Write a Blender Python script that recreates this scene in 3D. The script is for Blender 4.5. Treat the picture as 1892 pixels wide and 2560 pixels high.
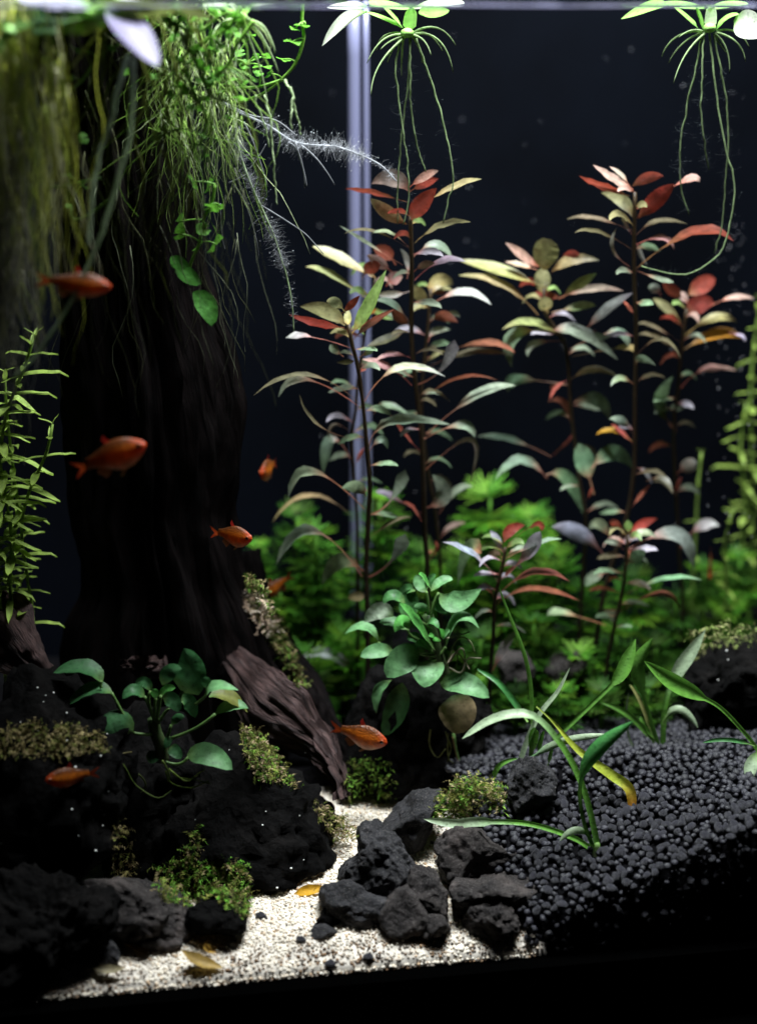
import bpy, bmesh, math, random
import numpy as np
from mathutils import Vector
from mathutils.bvhtree import BVHTree

random.seed(7)
RNG = np.random.default_rng(11)
for o in list(bpy.data.objects):
    bpy.data.objects.remove(o)
SC = bpy.context.scene
COL = SC.collection

# ------------------------------------------------------------------ camera, light, exposure
W0, H0, FPX = 1892.0, 2560.0, 4095.0          # photograph size, focal length in its pixels
PITCH = math.radians(17.2)
CAM = np.array([0.0, 0.0, 0.40])
cd = bpy.data.cameras.new("camera")
cam = bpy.data.objects.new("camera", cd)
COL.objects.link(cam)
cam.location = CAM
cam.rotation_euler = (math.pi / 2 - PITCH, 0, 0)
cd.sensor_fit = 'VERTICAL'
cd.sensor_height = 36.0
cd.lens = 36.0 * FPX / H0
cd.clip_start, cd.clip_end = 0.02, 20.0
cd.dof.use_dof = True
cd.dof.focus_distance = 0.755
cd.dof.aperture_fstop = 3.5
cd.dof.aperture_blades = 0
SC.camera = cam

wd = bpy.data.worlds.new("World")
SC.world = wd
wd.use_nodes = True
wd.node_tree.nodes["Background"].inputs[0].default_value = (0.55, 0.6, 0.8, 1)
wd.node_tree.nodes["Background"].inputs[1].default_value = 0.002

ld = bpy.data.lights.new("aquarium_lamp", 'AREA')
ld.shape = 'RECTANGLE'
ld.size, ld.size_y = 0.34, 0.16
ld.energy = 14.0
ld.color = (0.93, 0.96, 1.0)
ld.spread = math.radians(150)
lo = bpy.data.objects.new("aquarium_lamp", ld)
COL.objects.link(lo)
lo.location = (0.08, 0.735, 0.80)
lo.rotation_euler = (math.radians(2), 0, math.radians(9))

vs = SC.view_settings
SC.display_settings.display_device = 'sRGB'
vs.view_transform = 'Standard'
vs.look = 'None'
vs.exposure = 0.0
vs.gamma = 1.0
vs.use_curve_mapping = False
SC.render.engine = 'CYCLES'
cy = SC.cycles
cy.use_denoising = True
cy.use_adaptive_sampling = True
cy.adaptive_threshold = 0.02
cy.max_bounces = 6
cy.diffuse_bounces = 3
cy.glossy_bounces = 3
cy.transmission_bounces = 4
cy.transparent_max_bounces = 8
cy.sample_clamp_indirect = 3.0
cy.caustics_reflective = False
cy.caustics_refractive = False

# ------------------------------------------------------------------ view geometry: a pixel of the photograph and a distance give a place in the tank
cp, sp = math.cos(PITCH), math.sin(PITCH)
RV, UV, FV = np.array([1.0, 0, 0]), np.array([0, sp, cp]), np.array([0, cp, -sp])
def ray(px, py):
    return FV + RV * ((px - W0 / 2) / FPX) + UV * ((H0 / 2 - py) / FPX)
def P(px, py, Y):
    d = ray(px, py)
    return CAM + d * (Y / d[1])
def mpp(py, Y):
    return (Y / ray(W0 / 2, py)[1]) / FPX
S7 = 700.0 / 1652.0
def zp(off, x, y):
    return off[0] + x * S7, off[1] + y * S7
def srgb(r, g, b):
    f = lambda c: (c / 255 / 12.92) if c / 255 <= 0.04045 else ((c / 255 + 0.055) / 1.055) ** 2.4
    return np.array([f(r), f(g), f(b)])

# ------------------------------------------------------------------ tank floor heights
def y_front(X): return 0.618 + 0.16 * X
def z_sand(X, Y):
    d = Y - y_front(X)
    return 0.013 - 0.010 * math.exp(-max(0, d) / 0.011) + 0.05 * d + 0.006 * math.sin(X * 17 + 1.0) * min(1, d * 12)
def soil_edge(Y):
    return float(np.interp(Y, [0.60, 0.63, 0.66, 0.70, 0.735, 0.76, 0.80], [0.070, 0.066, 0.056, 0.045, 0.02, -0.1, -0.4]))
def z_soil(X, Y):
    """soil rises along the front pane towards the right and levels out at the back"""
    d = Y - y_front(X)
    k = min(1.0, max(0.0, d / 0.085))
    front = 0.013 + 0.42 * max(0.0, X - 0.062)
    z = front * (1 - k) + (0.047 + 0.05 * X) * k - 0.003 * math.exp(-max(0, d) / 0.004)
    return z - 0.22 * min(0.10, max(0, d - 0.085)) + 0.002 * math.sin(X * 60) * math.sin(Y * 47)

# ------------------------------------------------------------------ numpy noise
def _h(i, j, k, s):
    n = (i * 374761393 + j * 668265263 + k * 2147483647 + s * 974711) & 0x7fffffff
    n = ((n ^ (n >> 13)) * 1274126177) & 0x7fffffff
    return ((n ^ (n >> 16)) & 0xffff) / 65535.0
def vnoise(p, s=0):
    f = np.floor(p).astype(np.int64)
    t = p - f
    t = t * t * (3 - 2 * t)
    i, j, k = f[:, 0], f[:, 1], f[:, 2]
    r = 0
    for a in (0, 1):
        for b in (0, 1):
            for c in (0, 1):
                w = (t[:, 0] if a else 1 - t[:, 0]) * (t[:, 1] if b else 1 - t[:, 1]) * (t[:, 2] if c else 1 - t[:, 2])
                r = r + w * _h(i + a, j + b, k + c, s)
    return r * 2 - 1
def fbm(p, s=0, o=4, g=0.5):
    r, a = 0, 1.0
    for q in range(o):
        r = r + a * vnoise(p * 2 ** q, s + q)
        a *= g
    return r
def worley(p, s=0):
    f = np.floor(p).astype(np.int64)
    best = np.full(len(p), 9.0)
    for a in (-1, 0, 1):
        for b in (-1, 0, 1):
            for c in (-1, 0, 1):
                q = f + np.array([a, b, c])
                fp = np.stack([q[:, 0] + _h(q[:, 0], q[:, 1], q[:, 2], s), q[:, 1] + _h(q[:, 0], q[:, 1], q[:, 2], s + 7),
                               q[:, 2] + _h(q[:, 0], q[:, 1], q[:, 2], s + 13)], 1)
                best = np.minimum(best, np.linalg.norm(p - fp, axis=1))
    return best

# ------------------------------------------------------------------ materials
MATS = {}
def new_mat(name):
    m = bpy.data.materials.new(name)
    m.use_nodes = True
    nt = m.node_tree
    nt.nodes.clear()
    out = nt.nodes.new("ShaderNodeOutputMaterial")
    MATS[name] = m
    return m, nt, out
def nd(nt, t, **kw):
    n = nt.nodes.new(t)
    for k, v in kw.items():
        setattr(n, k, v)
    return n
def bump(nt, scale, strength, dist, kind="NOISE"):
    tc = nd(nt, "ShaderNodeTexCoord")
    if kind == "NOISE":
        tx = nd(nt, "ShaderNodeTexNoise")
        tx.inputs["Detail"].default_value = 6
        so = tx.outputs["Fac"]
    else:
        tx = nd(nt, "ShaderNodeTexVoronoi")
        so = tx.outputs["Distance"]
    tx.inputs["Scale"].default_value = scale
    nt.links.new(tc.outputs["Object"], tx.inputs["Vector"])
    b = nd(nt, "ShaderNodeBump")
    b.inputs["Strength"].default_value = strength
    b.inputs["Distance"].default_value = dist
    nt.links.new(so, b.inputs["Height"])
    return b, tx
def leaf_mat(name, rough=0.38, spec=0.45, transl=0.35, coat=0.0, mottled=0.35, bscale=900, bstr=0.35):
    """thin plant tissue: colour from the leaf's own colour layer, mottled, partly translucent"""
    m, nt, out = new_mat(name)
    at = nd(nt, "ShaderNodeAttribute", attribute_name="Col")
    tc = nd(nt, "ShaderNodeTexCoord")
    nz = nd(nt, "ShaderNodeTexNoise")
    nz.inputs["Scale"].default_value = 260
    nz.inputs["Detail"].default_value = 5
    nt.links.new(tc.outputs["Object"], nz.inputs["Vector"])
    mr = nd(nt, "ShaderNodeMapRange")
    mr.inputs[1].default_value, mr.inputs[2].default_value = 0.3, 0.7
    mr.inputs[3].default_value, mr.inputs[4].default_value = 1 - mottled, 1 + mottled
    nt.links.new(nz.outputs["Fac"], mr.inputs[0])
    n2 = nd(nt, "ShaderNodeTexNoise")
    n2.inputs["Scale"].default_value = 750
    n2.inputs["Detail"].default_value = 3
    nt.links.new(tc.outputs["Object"], n2.inputs["Vector"])
    m3 = nd(nt, "ShaderNodeMapRange")
    m3.inputs[1].default_value, m3.inputs[2].default_value = 0.60, 0.70
    m3.inputs[3].default_value, m3.inputs[4].default_value = 1.0, 0.55
    nt.links.new(n2.outputs["Fac"], m3.inputs[0])
    mm = nd(nt, "ShaderNodeMath", operation='MULTIPLY')
    nt.links.new(mr.outputs[0], mm.inputs[0])
    nt.links.new(m3.outputs[0], mm.inputs[1])
    mx = nd(nt, "ShaderNodeVectorMath", operation='SCALE')
    nt.links.new(at.outputs["Color"], mx.inputs[0])
    nt.links.new(mm.outputs[0], mx.inputs["Scale"])
    b, _ = bump(nt, bscale, bstr, 0.0006)
    pr = nd(nt, "ShaderNodeBsdfPrincipled")
    pr.inputs["Roughness"].default_value = rough
    pr.inputs["Specular IOR Level"].default_value = spec
    pr.inputs["Coat Weight"].default_value = coat
    pr.inputs["Coat Roughness"].default_value = 0.3
    nt.links.new(mx.outputs[0], pr.inputs["Base Color"])
    nt.links.new(b.outputs[0], pr.inputs["Normal"])
    tr = nd(nt, "ShaderNodeBsdfTranslucent")
    nt.links.new(mx.outputs[0], tr.inputs["Color"])
    ms = nd(nt, "ShaderNodeMixShader")
    ms.inputs[0].default_value = transl
    nt.links.new(pr.outputs[0], ms.inputs[1])
    nt.links.new(tr.outputs[0], ms.inputs[2])
    nt.links.new(ms.outputs[0], out.inputs["Surface"])
    return m
leaf_mat("red_leaf", 0.42, 0.5, 0.35)
leaf_mat("anubias_leaf", 0.5, 0.28, 0.22, 0.0, 0.35, 500, 0.5)
leaf_mat("soft_leaf", 0.4, 0.4, 0.4, 0, 0.25)
leaf_mat("floating_leaf", 0.45, 0.4, 0.5, 0, 0.15)
leaf_mat("shade_pad_leaf", 0.45, 0.4, 0.15, 0, 0.15)
leaf_mat("fine_leaf", 0.5, 0.3, 0.4, 0, 0.3)
leaf_mat("root_fibre", 0.6, 0.2, 0.45, 0, 0.2)
leaf_mat("moss_fibre", 0.7, 0.15, 0.3, 0, 0.5)
m = leaf_mat("fish_skin", 0.36, 0.5, 0.38, 0.15, 0.3, 60, 0.5)
for n_ in m.node_tree.nodes:                      # fish parts are built at unit length: larger mottling and a scale pattern
    if n_.type == 'TEX_NOISE' and abs(n_.inputs["Scale"].default_value - 260) < 1: n_.inputs["Scale"].default_value = 14
    if n_.type == 'TEX_NOISE' and abs(n_.inputs["Scale"].default_value - 750) < 1: n_.inputs["Scale"].default_value = 7
b, t_ = bump(m.node_tree, 40, 0.3, 0.010, "VORONOI")
for n_ in m.node_tree.nodes:
    if n_.type == 'BSDF_PRINCIPLED': m.node_tree.links.new(b.outputs[0], n_.inputs["Normal"])
leaf_mat("fish_fin", 0.5, 0.3, 0.6, 0, 0.2)
leaf_mat("dead_leaf", 0.55, 0.3, 0.3, 0, 0.4)
leaf_mat("plant_stem", 0.45, 0.4, 0.12, 0, 0.3)

def rock_mat(name, c1, c2, c3, rough=0.85, bsc=420, bst=0.9, fleck=0.55, spec=0.3):
    m, nt, out = new_mat(name)
    tc = nd(nt, "ShaderNodeTexCoord")
    nz = nd(nt, "ShaderNodeTexNoise")
    nz.inputs["Scale"].default_value = 55
    nz.inputs["Detail"].default_value = 9
    nz.inputs["Roughness"].default_value = 0.65
    nt.links.new(tc.outputs["Object"], nz.inputs["Vector"])
    cr = nd(nt, "ShaderNodeValToRGB")
    e = cr.color_ramp.elements
    e[0].position, e[0].color = 0.36, (*c1, 1)
    e[1].position, e[1].color = 0.66, (*c3, 1)
    q = e.new(0.52)
    q.color = (*c2, 1)
    nt.links.new(nz.outputs["Fac"], cr.inputs[0])
    # pale flecks: sparkle highlights put into the rock colour
    vz = nd(nt, "ShaderNodeTexNoise")
    vz.inputs["Scale"].default_value = 1400
    vz.inputs["Detail"].default_value = 2
    nt.links.new(tc.outputs["Object"], vz.inputs["Vector"])
    m2 = nd(nt, "ShaderNodeMapRange")
    m2.inputs[1].default_value, m2.inputs[2].default_value = 0.56, 0.74
    m2.inputs[3].default_value, m2.inputs[4].default_value = 0.0, fleck
    nt.links.new(vz.outputs["Fac"], m2.inputs[0])
    mx = nd(nt, "ShaderNodeMix", data_type='RGBA')
    nt.links.new(m2.outputs[0], mx.inputs[0])
    nt.links.new(cr.outputs[0], mx.inputs[6])
    mx.inputs[7].default_value = (0.16, 0.145, 0.135, 1)
    b1, t1 = bump(nt, 130, 1.0, 0.004)
    t1.inputs["Detail"].default_value = 12
    t1.inputs["Roughness"].default_value = 0.72
    b2, t2 = bump(nt, bsc * 0.55, 0.5, 0.0018, "VORONOI")
    nt.links.new(b1.outputs[0], b2.inputs["Normal"])
    pr = nd(nt, "ShaderNodeBsdfPrincipled")
    pr.inputs["Roughness"].default_value = rough
    pr.inputs["Specular IOR Level"].default_value = spec
    nt.links.new(mx.outputs[2], pr.inputs["Base Color"])
    nt.links.new(b2.outputs[0], pr.inputs["Normal"])
    nt.links.new(pr.outputs[0], out.inputs["Surface"])
    return m
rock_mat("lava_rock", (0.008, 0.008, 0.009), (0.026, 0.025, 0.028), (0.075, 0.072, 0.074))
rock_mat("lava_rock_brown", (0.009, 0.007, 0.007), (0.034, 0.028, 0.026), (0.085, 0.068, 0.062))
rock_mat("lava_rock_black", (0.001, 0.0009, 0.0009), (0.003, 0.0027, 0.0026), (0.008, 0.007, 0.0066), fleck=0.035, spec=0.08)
rock_mat("soil_base", (0.0012, 0.0012, 0.0015), (0.0025, 0.0023, 0.003), (0.004, 0.004, 0.005), fleck=0.0, spec=0.05)

def wood_mat(name, c1, c2, rough=0.75, spec=0.3):
    m, nt, out = new_mat(name)
    tc = nd(nt, "ShaderNodeTexCoord")
    at = nd(nt, "ShaderNodeAttribute", attribute_name="Grain")
    nz = nd(nt, "ShaderNodeTexNoise")
    nz.inputs["Scale"].default_value = 1.0
    nz.inputs["Detail"].default_value = 8
    nz.inputs["Roughness"].default_value = 0.6
    nt.links.new(at.outputs["Vector"], nz.inputs["Vector"])
    cr = nd(nt, "ShaderNodeValToRGB")
    e = cr.color_ramp.elements
    e[0].position, e[0].color = 0.35, (*c1, 1)
    e[1].position, e[1].color = 0.68, (*c2, 1)
    nt.links.new(nz.outputs["Fac"], cr.inputs[0])
    b = nd(nt, "ShaderNodeBump")
    b.inputs["Strength"].default_value = 0.9
    b.inputs["Distance"].default_value = 0.0025
    nt.links.new(nz.outputs["Fac"], b.inputs["Height"])
    pr = nd(nt, "ShaderNodeBsdfPrincipled")
    pr.inputs["Roughness"].default_value = rough
    pr.inputs["Specular IOR Level"].default_value = spec
    nt.links.new(cr.outputs[0], pr.inputs["Base Color"])
    nt.links.new(b.outputs[0], pr.inputs["Normal"])
    nt.links.new(pr.outputs[0], out.inputs["Surface"])
wood_mat("driftwood_dark", (0.0012, 0.0009, 0.0009), (0.0065, 0.0042, 0.0042), 0.8, 0.06)
wood_mat("driftwood_brown", (0.018, 0.009, 0.009), (0.095, 0.052, 0.047))

def grain_mat(name, ramp, rough, spec, transl=0.0, bs=0.0):
    """colour picked per grain from its own colour layer value"""
    m, nt, out = new_mat(name)
    at = nd(nt, "ShaderNodeAttribute", attribute_name="Col")
    oi = nd(nt, "ShaderNodeTexNoise")
    oi.inputs["Scale"].default_value = 900
    tc = nd(nt, "ShaderNodeTexCoord")
    nt.links.new(tc.outputs["Object"], oi.inputs["Vector"])
    pr = nd(nt, "ShaderNodeBsdfPrincipled")
    pr.inputs["Roughness"].default_value = rough
    pr.inputs["Specular IOR Level"].default_value = spec
    nt.links.new(at.outputs["Color"], pr.inputs["Base Color"])
    if bs:
        b, _ = bump(nt, 2200, bs, 0.0006)
        nt.links.new(b.outputs[0], pr.inputs["Normal"])
    nt.links.new(pr.outputs[0], out.inputs["Surface"])
    return m
grain_mat("soil_pellet", None, 0.5, 0.55, bs=0.8)
grain_mat("sand_grain", None, 0.5, 0.4)
def flat_mat(name, col, rough=0.5, spec=0.5, noise=0.0, nscale=40):
    m, nt, out = new_mat(name)
    pr = nd(nt, "ShaderNodeBsdfPrincipled")
    pr.inputs["Roughness"].default_value = rough
    pr.inputs["Specular IOR Level"].default_value = spec
    if noise:
        tc = nd(nt, "ShaderNodeTexCoord")
        nz = nd(nt, "ShaderNodeTexNoise")
        nz.inputs["Scale"].default_value = nscale
        nz.inputs["Detail"].default_value = 6
        nt.links.new(tc.outputs["Object"], nz.inputs["Vector"])
        cr = nd(nt, "ShaderNodeValToRGB")
        e = cr.color_ramp.elements
        e[0].position, e[1].position = 0.3, 0.7
        e[0].color = (*[c * (1 - noise) for c in col], 1)
        e[1].color = (*[min(1, c * (1 + noise)) for c in col], 1)
        nt.links.new(nz.outputs["Fac"], cr.inputs[0])
        nt.links.new(cr.outputs[0], pr.inputs["Base Color"])
    else:
        pr.inputs["Base Color"].default_value = (*col, 1)
    nt.links.new(pr.outputs[0], out.inputs["Surface"])
    return m
flat_mat("black_film", (0.0011, 0.0017, 0.0034), 0.8, 0.04, 0.7, 7)  # blotchy tone paints faint blue haze patches into the film colour
flat_mat("black_trim", (0.0004, 0.0004, 0.0004), 0.95, 0.0)
flat_mat("sand_base", (0.60, 0.55, 0.48), 0.9, 0.1, 0.4, 300)
flat_mat("sand_silt", (0.22, 0.15, 0.10), 0.9, 0.1, 0.7, 160)
flat_mat("pipe_plastic", (0.15, 0.155, 0.25), 0.3, 0.6)
flat_mat("eye_dark", (0.004, 0.003, 0.004), 0.1, 0.6)
flat_mat("eye_ring", (0.35, 0.08, 0.03), 0.25, 0.6)
flat_mat("white_speck", (0.75, 0.74, 0.70), 0.4, 0.5)
m, nt, out = new_mat("clear_pane")
tb = nd(nt, "ShaderNodeBsdfTransparent")
tb.inputs[0].default_value = (0.97, 0.985, 0.98, 1)
nt.links.new(tb.outputs[0], out.inputs["Surface"])
m, nt, out = new_mat("water_skin")
tb = nd(nt, "ShaderNodeBsdfTransparent")
gb = nd(nt, "ShaderNodeBsdfGlossy")
gb.inputs["Roughness"].default_value = 0.05
gb.inputs[0].default_value = (0.8, 0.82, 0.95, 1)
fr = nd(nt, "ShaderNodeFresnel")
fr.inputs[0].default_value = 1.33
ms = nd(nt, "ShaderNodeMixShader")
b, _ = bump(nt, 60, 0.3, 0.002)
nt.links.new(b.outputs[0], gb.inputs["Normal"])
nt.links.new(fr.outputs[0], ms.inputs[0])
nt.links.new(tb.outputs[0], ms.inputs[1])
nt.links.new(gb.outputs[0], ms.inputs[2])
nt.links.new(ms.outputs[0], out.inputs["Surface"])
flat_mat("pane_edge", (0.5, 0.5, 0.6), 0.2, 0.5)

# ------------------------------------------------------------------ object helpers
def tag(o, label=None, cat=None, group=None, kind=None):
    if label: o["label"] = label
    if cat: o["category"] = cat
    if group: o["group"] = group
    if kind: o["kind"] = kind
    return o
def empty(name, loc, label, cat, group=None):
    o = bpy.data.objects.new(name, None)
    o.empty_display_size = 0.01
    COL.objects.link(o)
    o.location = Vector(loc)
    return tag(o, label, cat, group)
def make_mesh(name, verts, faces, cols=None, smooth=True):
    me = bpy.data.meshes.new(name)
    v = np.asarray(verts, dtype=np.float32)
    if isinstance(faces, np.ndarray):
        nf, k = faces.shape
        me.vertices.add(len(v))
        me.vertices.foreach_set("co", v.ravel())
        me.loops.add(nf * k)
        me.loops.foreach_set("vertex_index", faces.astype(np.int32).ravel())
        me.polygons.add(nf)
        me.polygons.foreach_set("loop_start", np.arange(0, nf * k, k, dtype=np.int32))
        me.polygons.foreach_set("loop_total", np.full(nf, k, dtype=np.int32))
        me.update(calc_edges=True)
    else:
        me.from_pydata([tuple(map(float, q)) for q in v], [], faces)
        me.update()
    if cols is not None:
        a = me.attributes.new("Col", 'FLOAT_COLOR', 'POINT')
        c = np.ones((len(v), 4), dtype=np.float32)
        c[:, :3] = np.asarray(cols, dtype=np.float32)
        a.data.foreach_set("color", c.ravel())
    if smooth:
        me.polygons.foreach_set("use_smooth", np.ones(len(me.polygons), dtype=bool))
    return me
def link(name, me, mat, parent=None, loc=None):
    o = bpy.data.objects.new(name, me)
    if not me.materials:
        me.materials.append(MATS[mat])
    COL.objects.link(o)
    if parent is not None:
        o.parent = parent
    if loc is not None:
        o.location = Vector(loc)
    return o
def org(par):
    """world origin of a parent chain made only of translations"""
    r = np.zeros(3)
    while par is not None:
        r += np.array(par.location)
        par = par.parent
    return r
class MB:
    def __init__(s): s.v, s.f, s.c, s.n = [], [], [], 0
    def add(s, v, f, c):
        v = np.asarray(v, float)
        s.v.append(v)
        s.f.extend([tuple(i + s.n for i in q) for q in f])
        c = np.asarray(c, float)
        s.c.append(np.broadcast_to(c, (len(v), 3)) if c.ndim == 1 else c)
        s.n += len(v)
    def build(s, name, mat, par=None, kind=None, smooth=True):
        o_ = org(par)
        me = make_mesh(name, np.concatenate(s.v) - o_, s.f, np.concatenate(s.c), smooth)
        o = link(name, me, mat, par)
        if kind: o["kind"] = kind
        return o
def curve(pts, n):
    """smooth curve through 3-D points"""
    pts = [np.asarray(p, float) for p in pts]
    if len(pts) == 2:
        return np.array([pts[0] + (pts[1] - pts[0]) * t for t in np.linspace(0, 1, n)])
    if len(pts) == 3:
        a, m_, b = pts
        c = 2 * m_ - (a + b) / 2
        t = np.linspace(0, 1, n)[:, None]
        return (1 - t) ** 2 * a + 2 * t * (1 - t) * c + t * t * b
    q = [2 * pts[0] - pts[1]] + pts + [2 * pts[-1] - pts[-2]]
    seg = np.array([np.linalg.norm(pts[i + 1] - pts[i]) for i in range(len(pts) - 1)])
    cum = np.concatenate([[0], np.cumsum(seg)])
    out_ = []
    for s in np.linspace(0, cum[-1], n):
        i = min(len(seg) - 1, int(np.searchsorted(cum, s, side='right') - 1))
        t = (s - cum[i]) / max(seg[i], 1e-9)
        p0, p1, p2, p3 = q[i], q[i + 1], q[i + 2], q[i + 3]
        out_.append(0.5 * (2 * p1 + (p2 - p0) * t + (2 * p0 - 5 * p1 + 4 * p2 - p3) * t * t + (3 * p1 - p0 - 3 * p2 + p3) * t ** 3))
    return np.array(out_)
def nrm(v):
    l = np.linalg.norm(v)
    return v / l if l > 1e-12 else v
def tube(mb, pts, r0, r1, col0, col1=None, k=5, n=None, profile=None):
    c = curve(pts, n) if n else np.asarray(pts, float)
    N = len(c)
    col0 = np.asarray(col0, float)
    col1 = col0 if col1 is None else np.asarray(col1, float)
    T = np.gradient(c, axis=0)
    ref = np.array([0.13, 0.9, 0.31])
    v, cols = [], []
    for i in range(N):
        t = nrm(T[i])
        a = nrm(np.cross(t, ref))
        b_ = np.cross(t, a)
        s = i / (N - 1)
        r = r0 + (r1 - r0) * s
        if profile is not None: r *= profile(s)
        for j in range(k):
            an = 2 * math.pi * j / k
            v.append(c[i] + (a * math.cos(an) + b_ * math.sin(an)) * r)
            cols.append(col0 + (col1 - col0) * s)
    f = []
    for i in range(N - 1):
        for j in range(k):
            f.append((i * k + j, i * k + (j + 1) % k, (i + 1) * k + (j + 1) % k, (i + 1) * k + j))
    f.append(tuple(range(k - 1, -1, -1)))
    f.append(tuple((N - 1) * k + j for j in range(k)))
    mb.add(v, f, cols)

PROFS = {
    'lance': lambda s: (math.sin(math.pi * min(1, s) ** 0.85)) ** 0.8,
    'oval': lambda s: (max(0, math.sin(math.pi * s ** 0.8))) ** 0.55,
    'heart': lambda s: (max(0, math.sin(math.pi * (0.12 + 0.88 * s) ** 0.62))) ** 0.65 if s > 0 else 0.25,
    'spat': lambda s: (s ** 1.3) * (max(0, 1 - s ** 7)) ** 0.6 * 1.1,
    'tri': lambda s: (1 - s) ** 0.75 * min(1, s * 8 + 0.5),
    'strap': lambda s: min(1, s * 5) * (max(0, 1 - s ** 5)) ** 0.7,
    'round': lambda s: math.sqrt(max(0, 1 - (2 * s - 1) ** 2)),
    'late': lambda s: (s ** 0.9) * max(0, 1 - s ** 6) ** 0.55,
}
def leaf(par, pts, w, col, pcol=None, face='t', prof='lance', pet=0.12, wtrue=None, mat='red_leaf', name='leaf',
         fold=0.10, tipcol=None, wave=0.0, pw=0.09, nrow=11, label=None, wmin=0.2):
    """a leaf: petiole and blade along a traced mid-line, seen WIDE w (photo px) from the front; face t = upper side shows, u = underside"""
    p3 = [P(*q) for q in pts]
    c = curve(p3, nrow)
    L = np.linalg.norm(np.diff(c, axis=0), axis=1).sum()
    q = mpp(pts[len(pts) // 2][1], pts[len(pts) // 2][2])
    wv = w * q
    wt = max(wv, wmin * L if wtrue is None else wtrue * q)
    wt = min(wt, wv * 3.2)
    cr = min(1.0, wv / wt)
    sr = math.sqrt(1 - cr * cr) * (1 if face == 't' else -1)
    T = np.gradient(c, axis=0)
    col = np.asarray(col, float)
    pcol = col if pcol is None else np.asarray(pcol, float)
    f_ = PROFS[prof]
    us = (-1, -0.55, 0, 0.55, 1)
    v, cols = [], []
    ph = random.random() * 6
    Nprev = Sprev = None
    for i in range(nrow):
        t = i / (nrow - 1)
        tt = nrm(T[i])
        V = nrm(c[i] - CAM)
        S = nrm(np.cross(V, tt))
        if (S @ UV < 0) if Sprev is None else (S @ Sprev < 0): S = -S
        Sprev = S
        Vp = nrm(V - tt * (V @ tt))
        wd_ = cr * S + sr * Vp
        N = nrm(np.cross(tt, wd_))
        if (N[2] < 0) if Nprev is None else (N @ Nprev < 0): N = -N
        Nprev = N
        if t < pet: h = pw
        else:
            s = (t - pet) / max(1e-6, 1 - pet)
            h = max(f_(s), pw * (1 - s) if s < 0.9 else 0.012)
        h *= wt / 2
        for u in us:
            z = fold * h * (u * u) * 1.5 + wave * h * math.sin(t * 21 + ph + (1.5 if u > 0 else 0)) * abs(u)
            v.append(c[i] + wd_ * h * u + N * z)
            k_ = min(1, max(0, (t - pet * 0.85) / 0.24))
            cc = pcol * (1 - k_) + col * k_
            if tipcol is not None:
                k2 = min(1, max(0, (t - 0.72) / 0.25))
                cc = cc * (1 - k2) + np.asarray(tipcol) * k2
            if u == 0: cc = cc * 1.12 + 0.015
            if abs(u) == 1: cc = cc * 0.95
            cols.append(cc)
    f = []
    for i in range(nrow - 1):
        for j in range(4):
            f.append((i * 5 + j, i * 5 + j + 1, i * 5 + 6 + j, i * 5 + 5 + j))
    me = make_mesh(name, np.array(v) - org(par), f, cols)
    o = link(name, me, mat, par)
    if label: o["label"] = label
    return o

# ------------------------------------------------------------------ the tank
tank = empty("glass_tank", (0, 0.62, 0), "black-backed glass aquarium with clear front pane and black base trim", "aquarium")
def quad_box(name, a, b, z0, z1, th, mat, par, nrm2):
    """upright slab along a-b (x,y), thickness th towards nrm2"""
    o_ = org(par)
    a, b, n = np.array(a), np.array(b), np.array(nrm2)
    v = []
    for z in (z0, z1):
        for p in (a, b, b + n * th, a + n * th):
            v.append(np.array([p[0], p[1], z]) - o_)
    f = [(0, 3, 2, 1), (4, 5, 6, 7), (0, 1, 5, 4), (1, 2, 6, 5), (2, 3, 7, 6), (3, 0, 4, 7)]
    return link(name, make_mesh(name, v, f, smooth=False), mat, par)
ux = np.array([1, 0.16]) / math.hypot(1, 0.16)
un = np.array([-ux[1], ux[0]])
fa, fb = np.array([-0.26, y_front(-0.26) - 0.004]), np.array([0.31, y_front(0.31) - 0.004])
TD = 0.34
ba, bb = fa + un * TD, fb + un * TD
quad_box("front_pane", fa, fb, 0.001, 0.43, 0.003, "clear_pane", tank, -un)
quad_box("back_pane", ba, bb, -0.005, 0.46, 0.006, "black_film", tank, un)
quad_box("side_pane", fa, ba, 0.001, 0.43, 0.005, "black_film", tank, -ux)
quad_box("side_pane", fb, bb, 0.001, 0.43, 0.005, "black_film", tank, ux)
quad_box("base_trim", fa - ux * 0.01 - un * 0.004, fb + ux * 0.01 - un * 0.004, -0.03, 0.0005, 0.012, "black_trim", tank, un)
quad_box("bottom_pane", fa + un * 0.01, fb + un * 0.01, -0.012, -0.006, TD - 0.012, "black_trim", tank, un)
# dust and scratches on the front pane
mb = MB()
for i in range(150):
    if i < 90: px, py = random.gauss(1835, 34), random.uniform(560, 1420)
    else: px, py = random.uniform(800, 1880), random.uniform(60, 1350)
    Xg = (px - 946) / FPX * 0.68
    p = P(px, py, y_front(Xg) - 0.0025)
    r = random.uniform(0.00007, 0.00024)
    a = random.uniform(0, 6.28)
    d1 = np.array([math.cos(a), 0.16 * math.cos(a), math.sin(a)]) * r * random.uniform(1, 2.6)
    d2 = np.array([-math.sin(a), -0.16 * math.sin(a), math.cos(a)]) * r * 0.7
    nn = np.array([0, 0.0003, 0])
    mb.add([p - d1, p - d2, p + d1, p + d2, p + nn], [(0, 1, 2, 3), (0, 4, 1), (1, 4, 2), (2, 4, 3), (3, 4, 0)], (0.75, 0.75, 0.78))
mb.build("dust_specks", "root_fibre", tank, "stuff")

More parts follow.
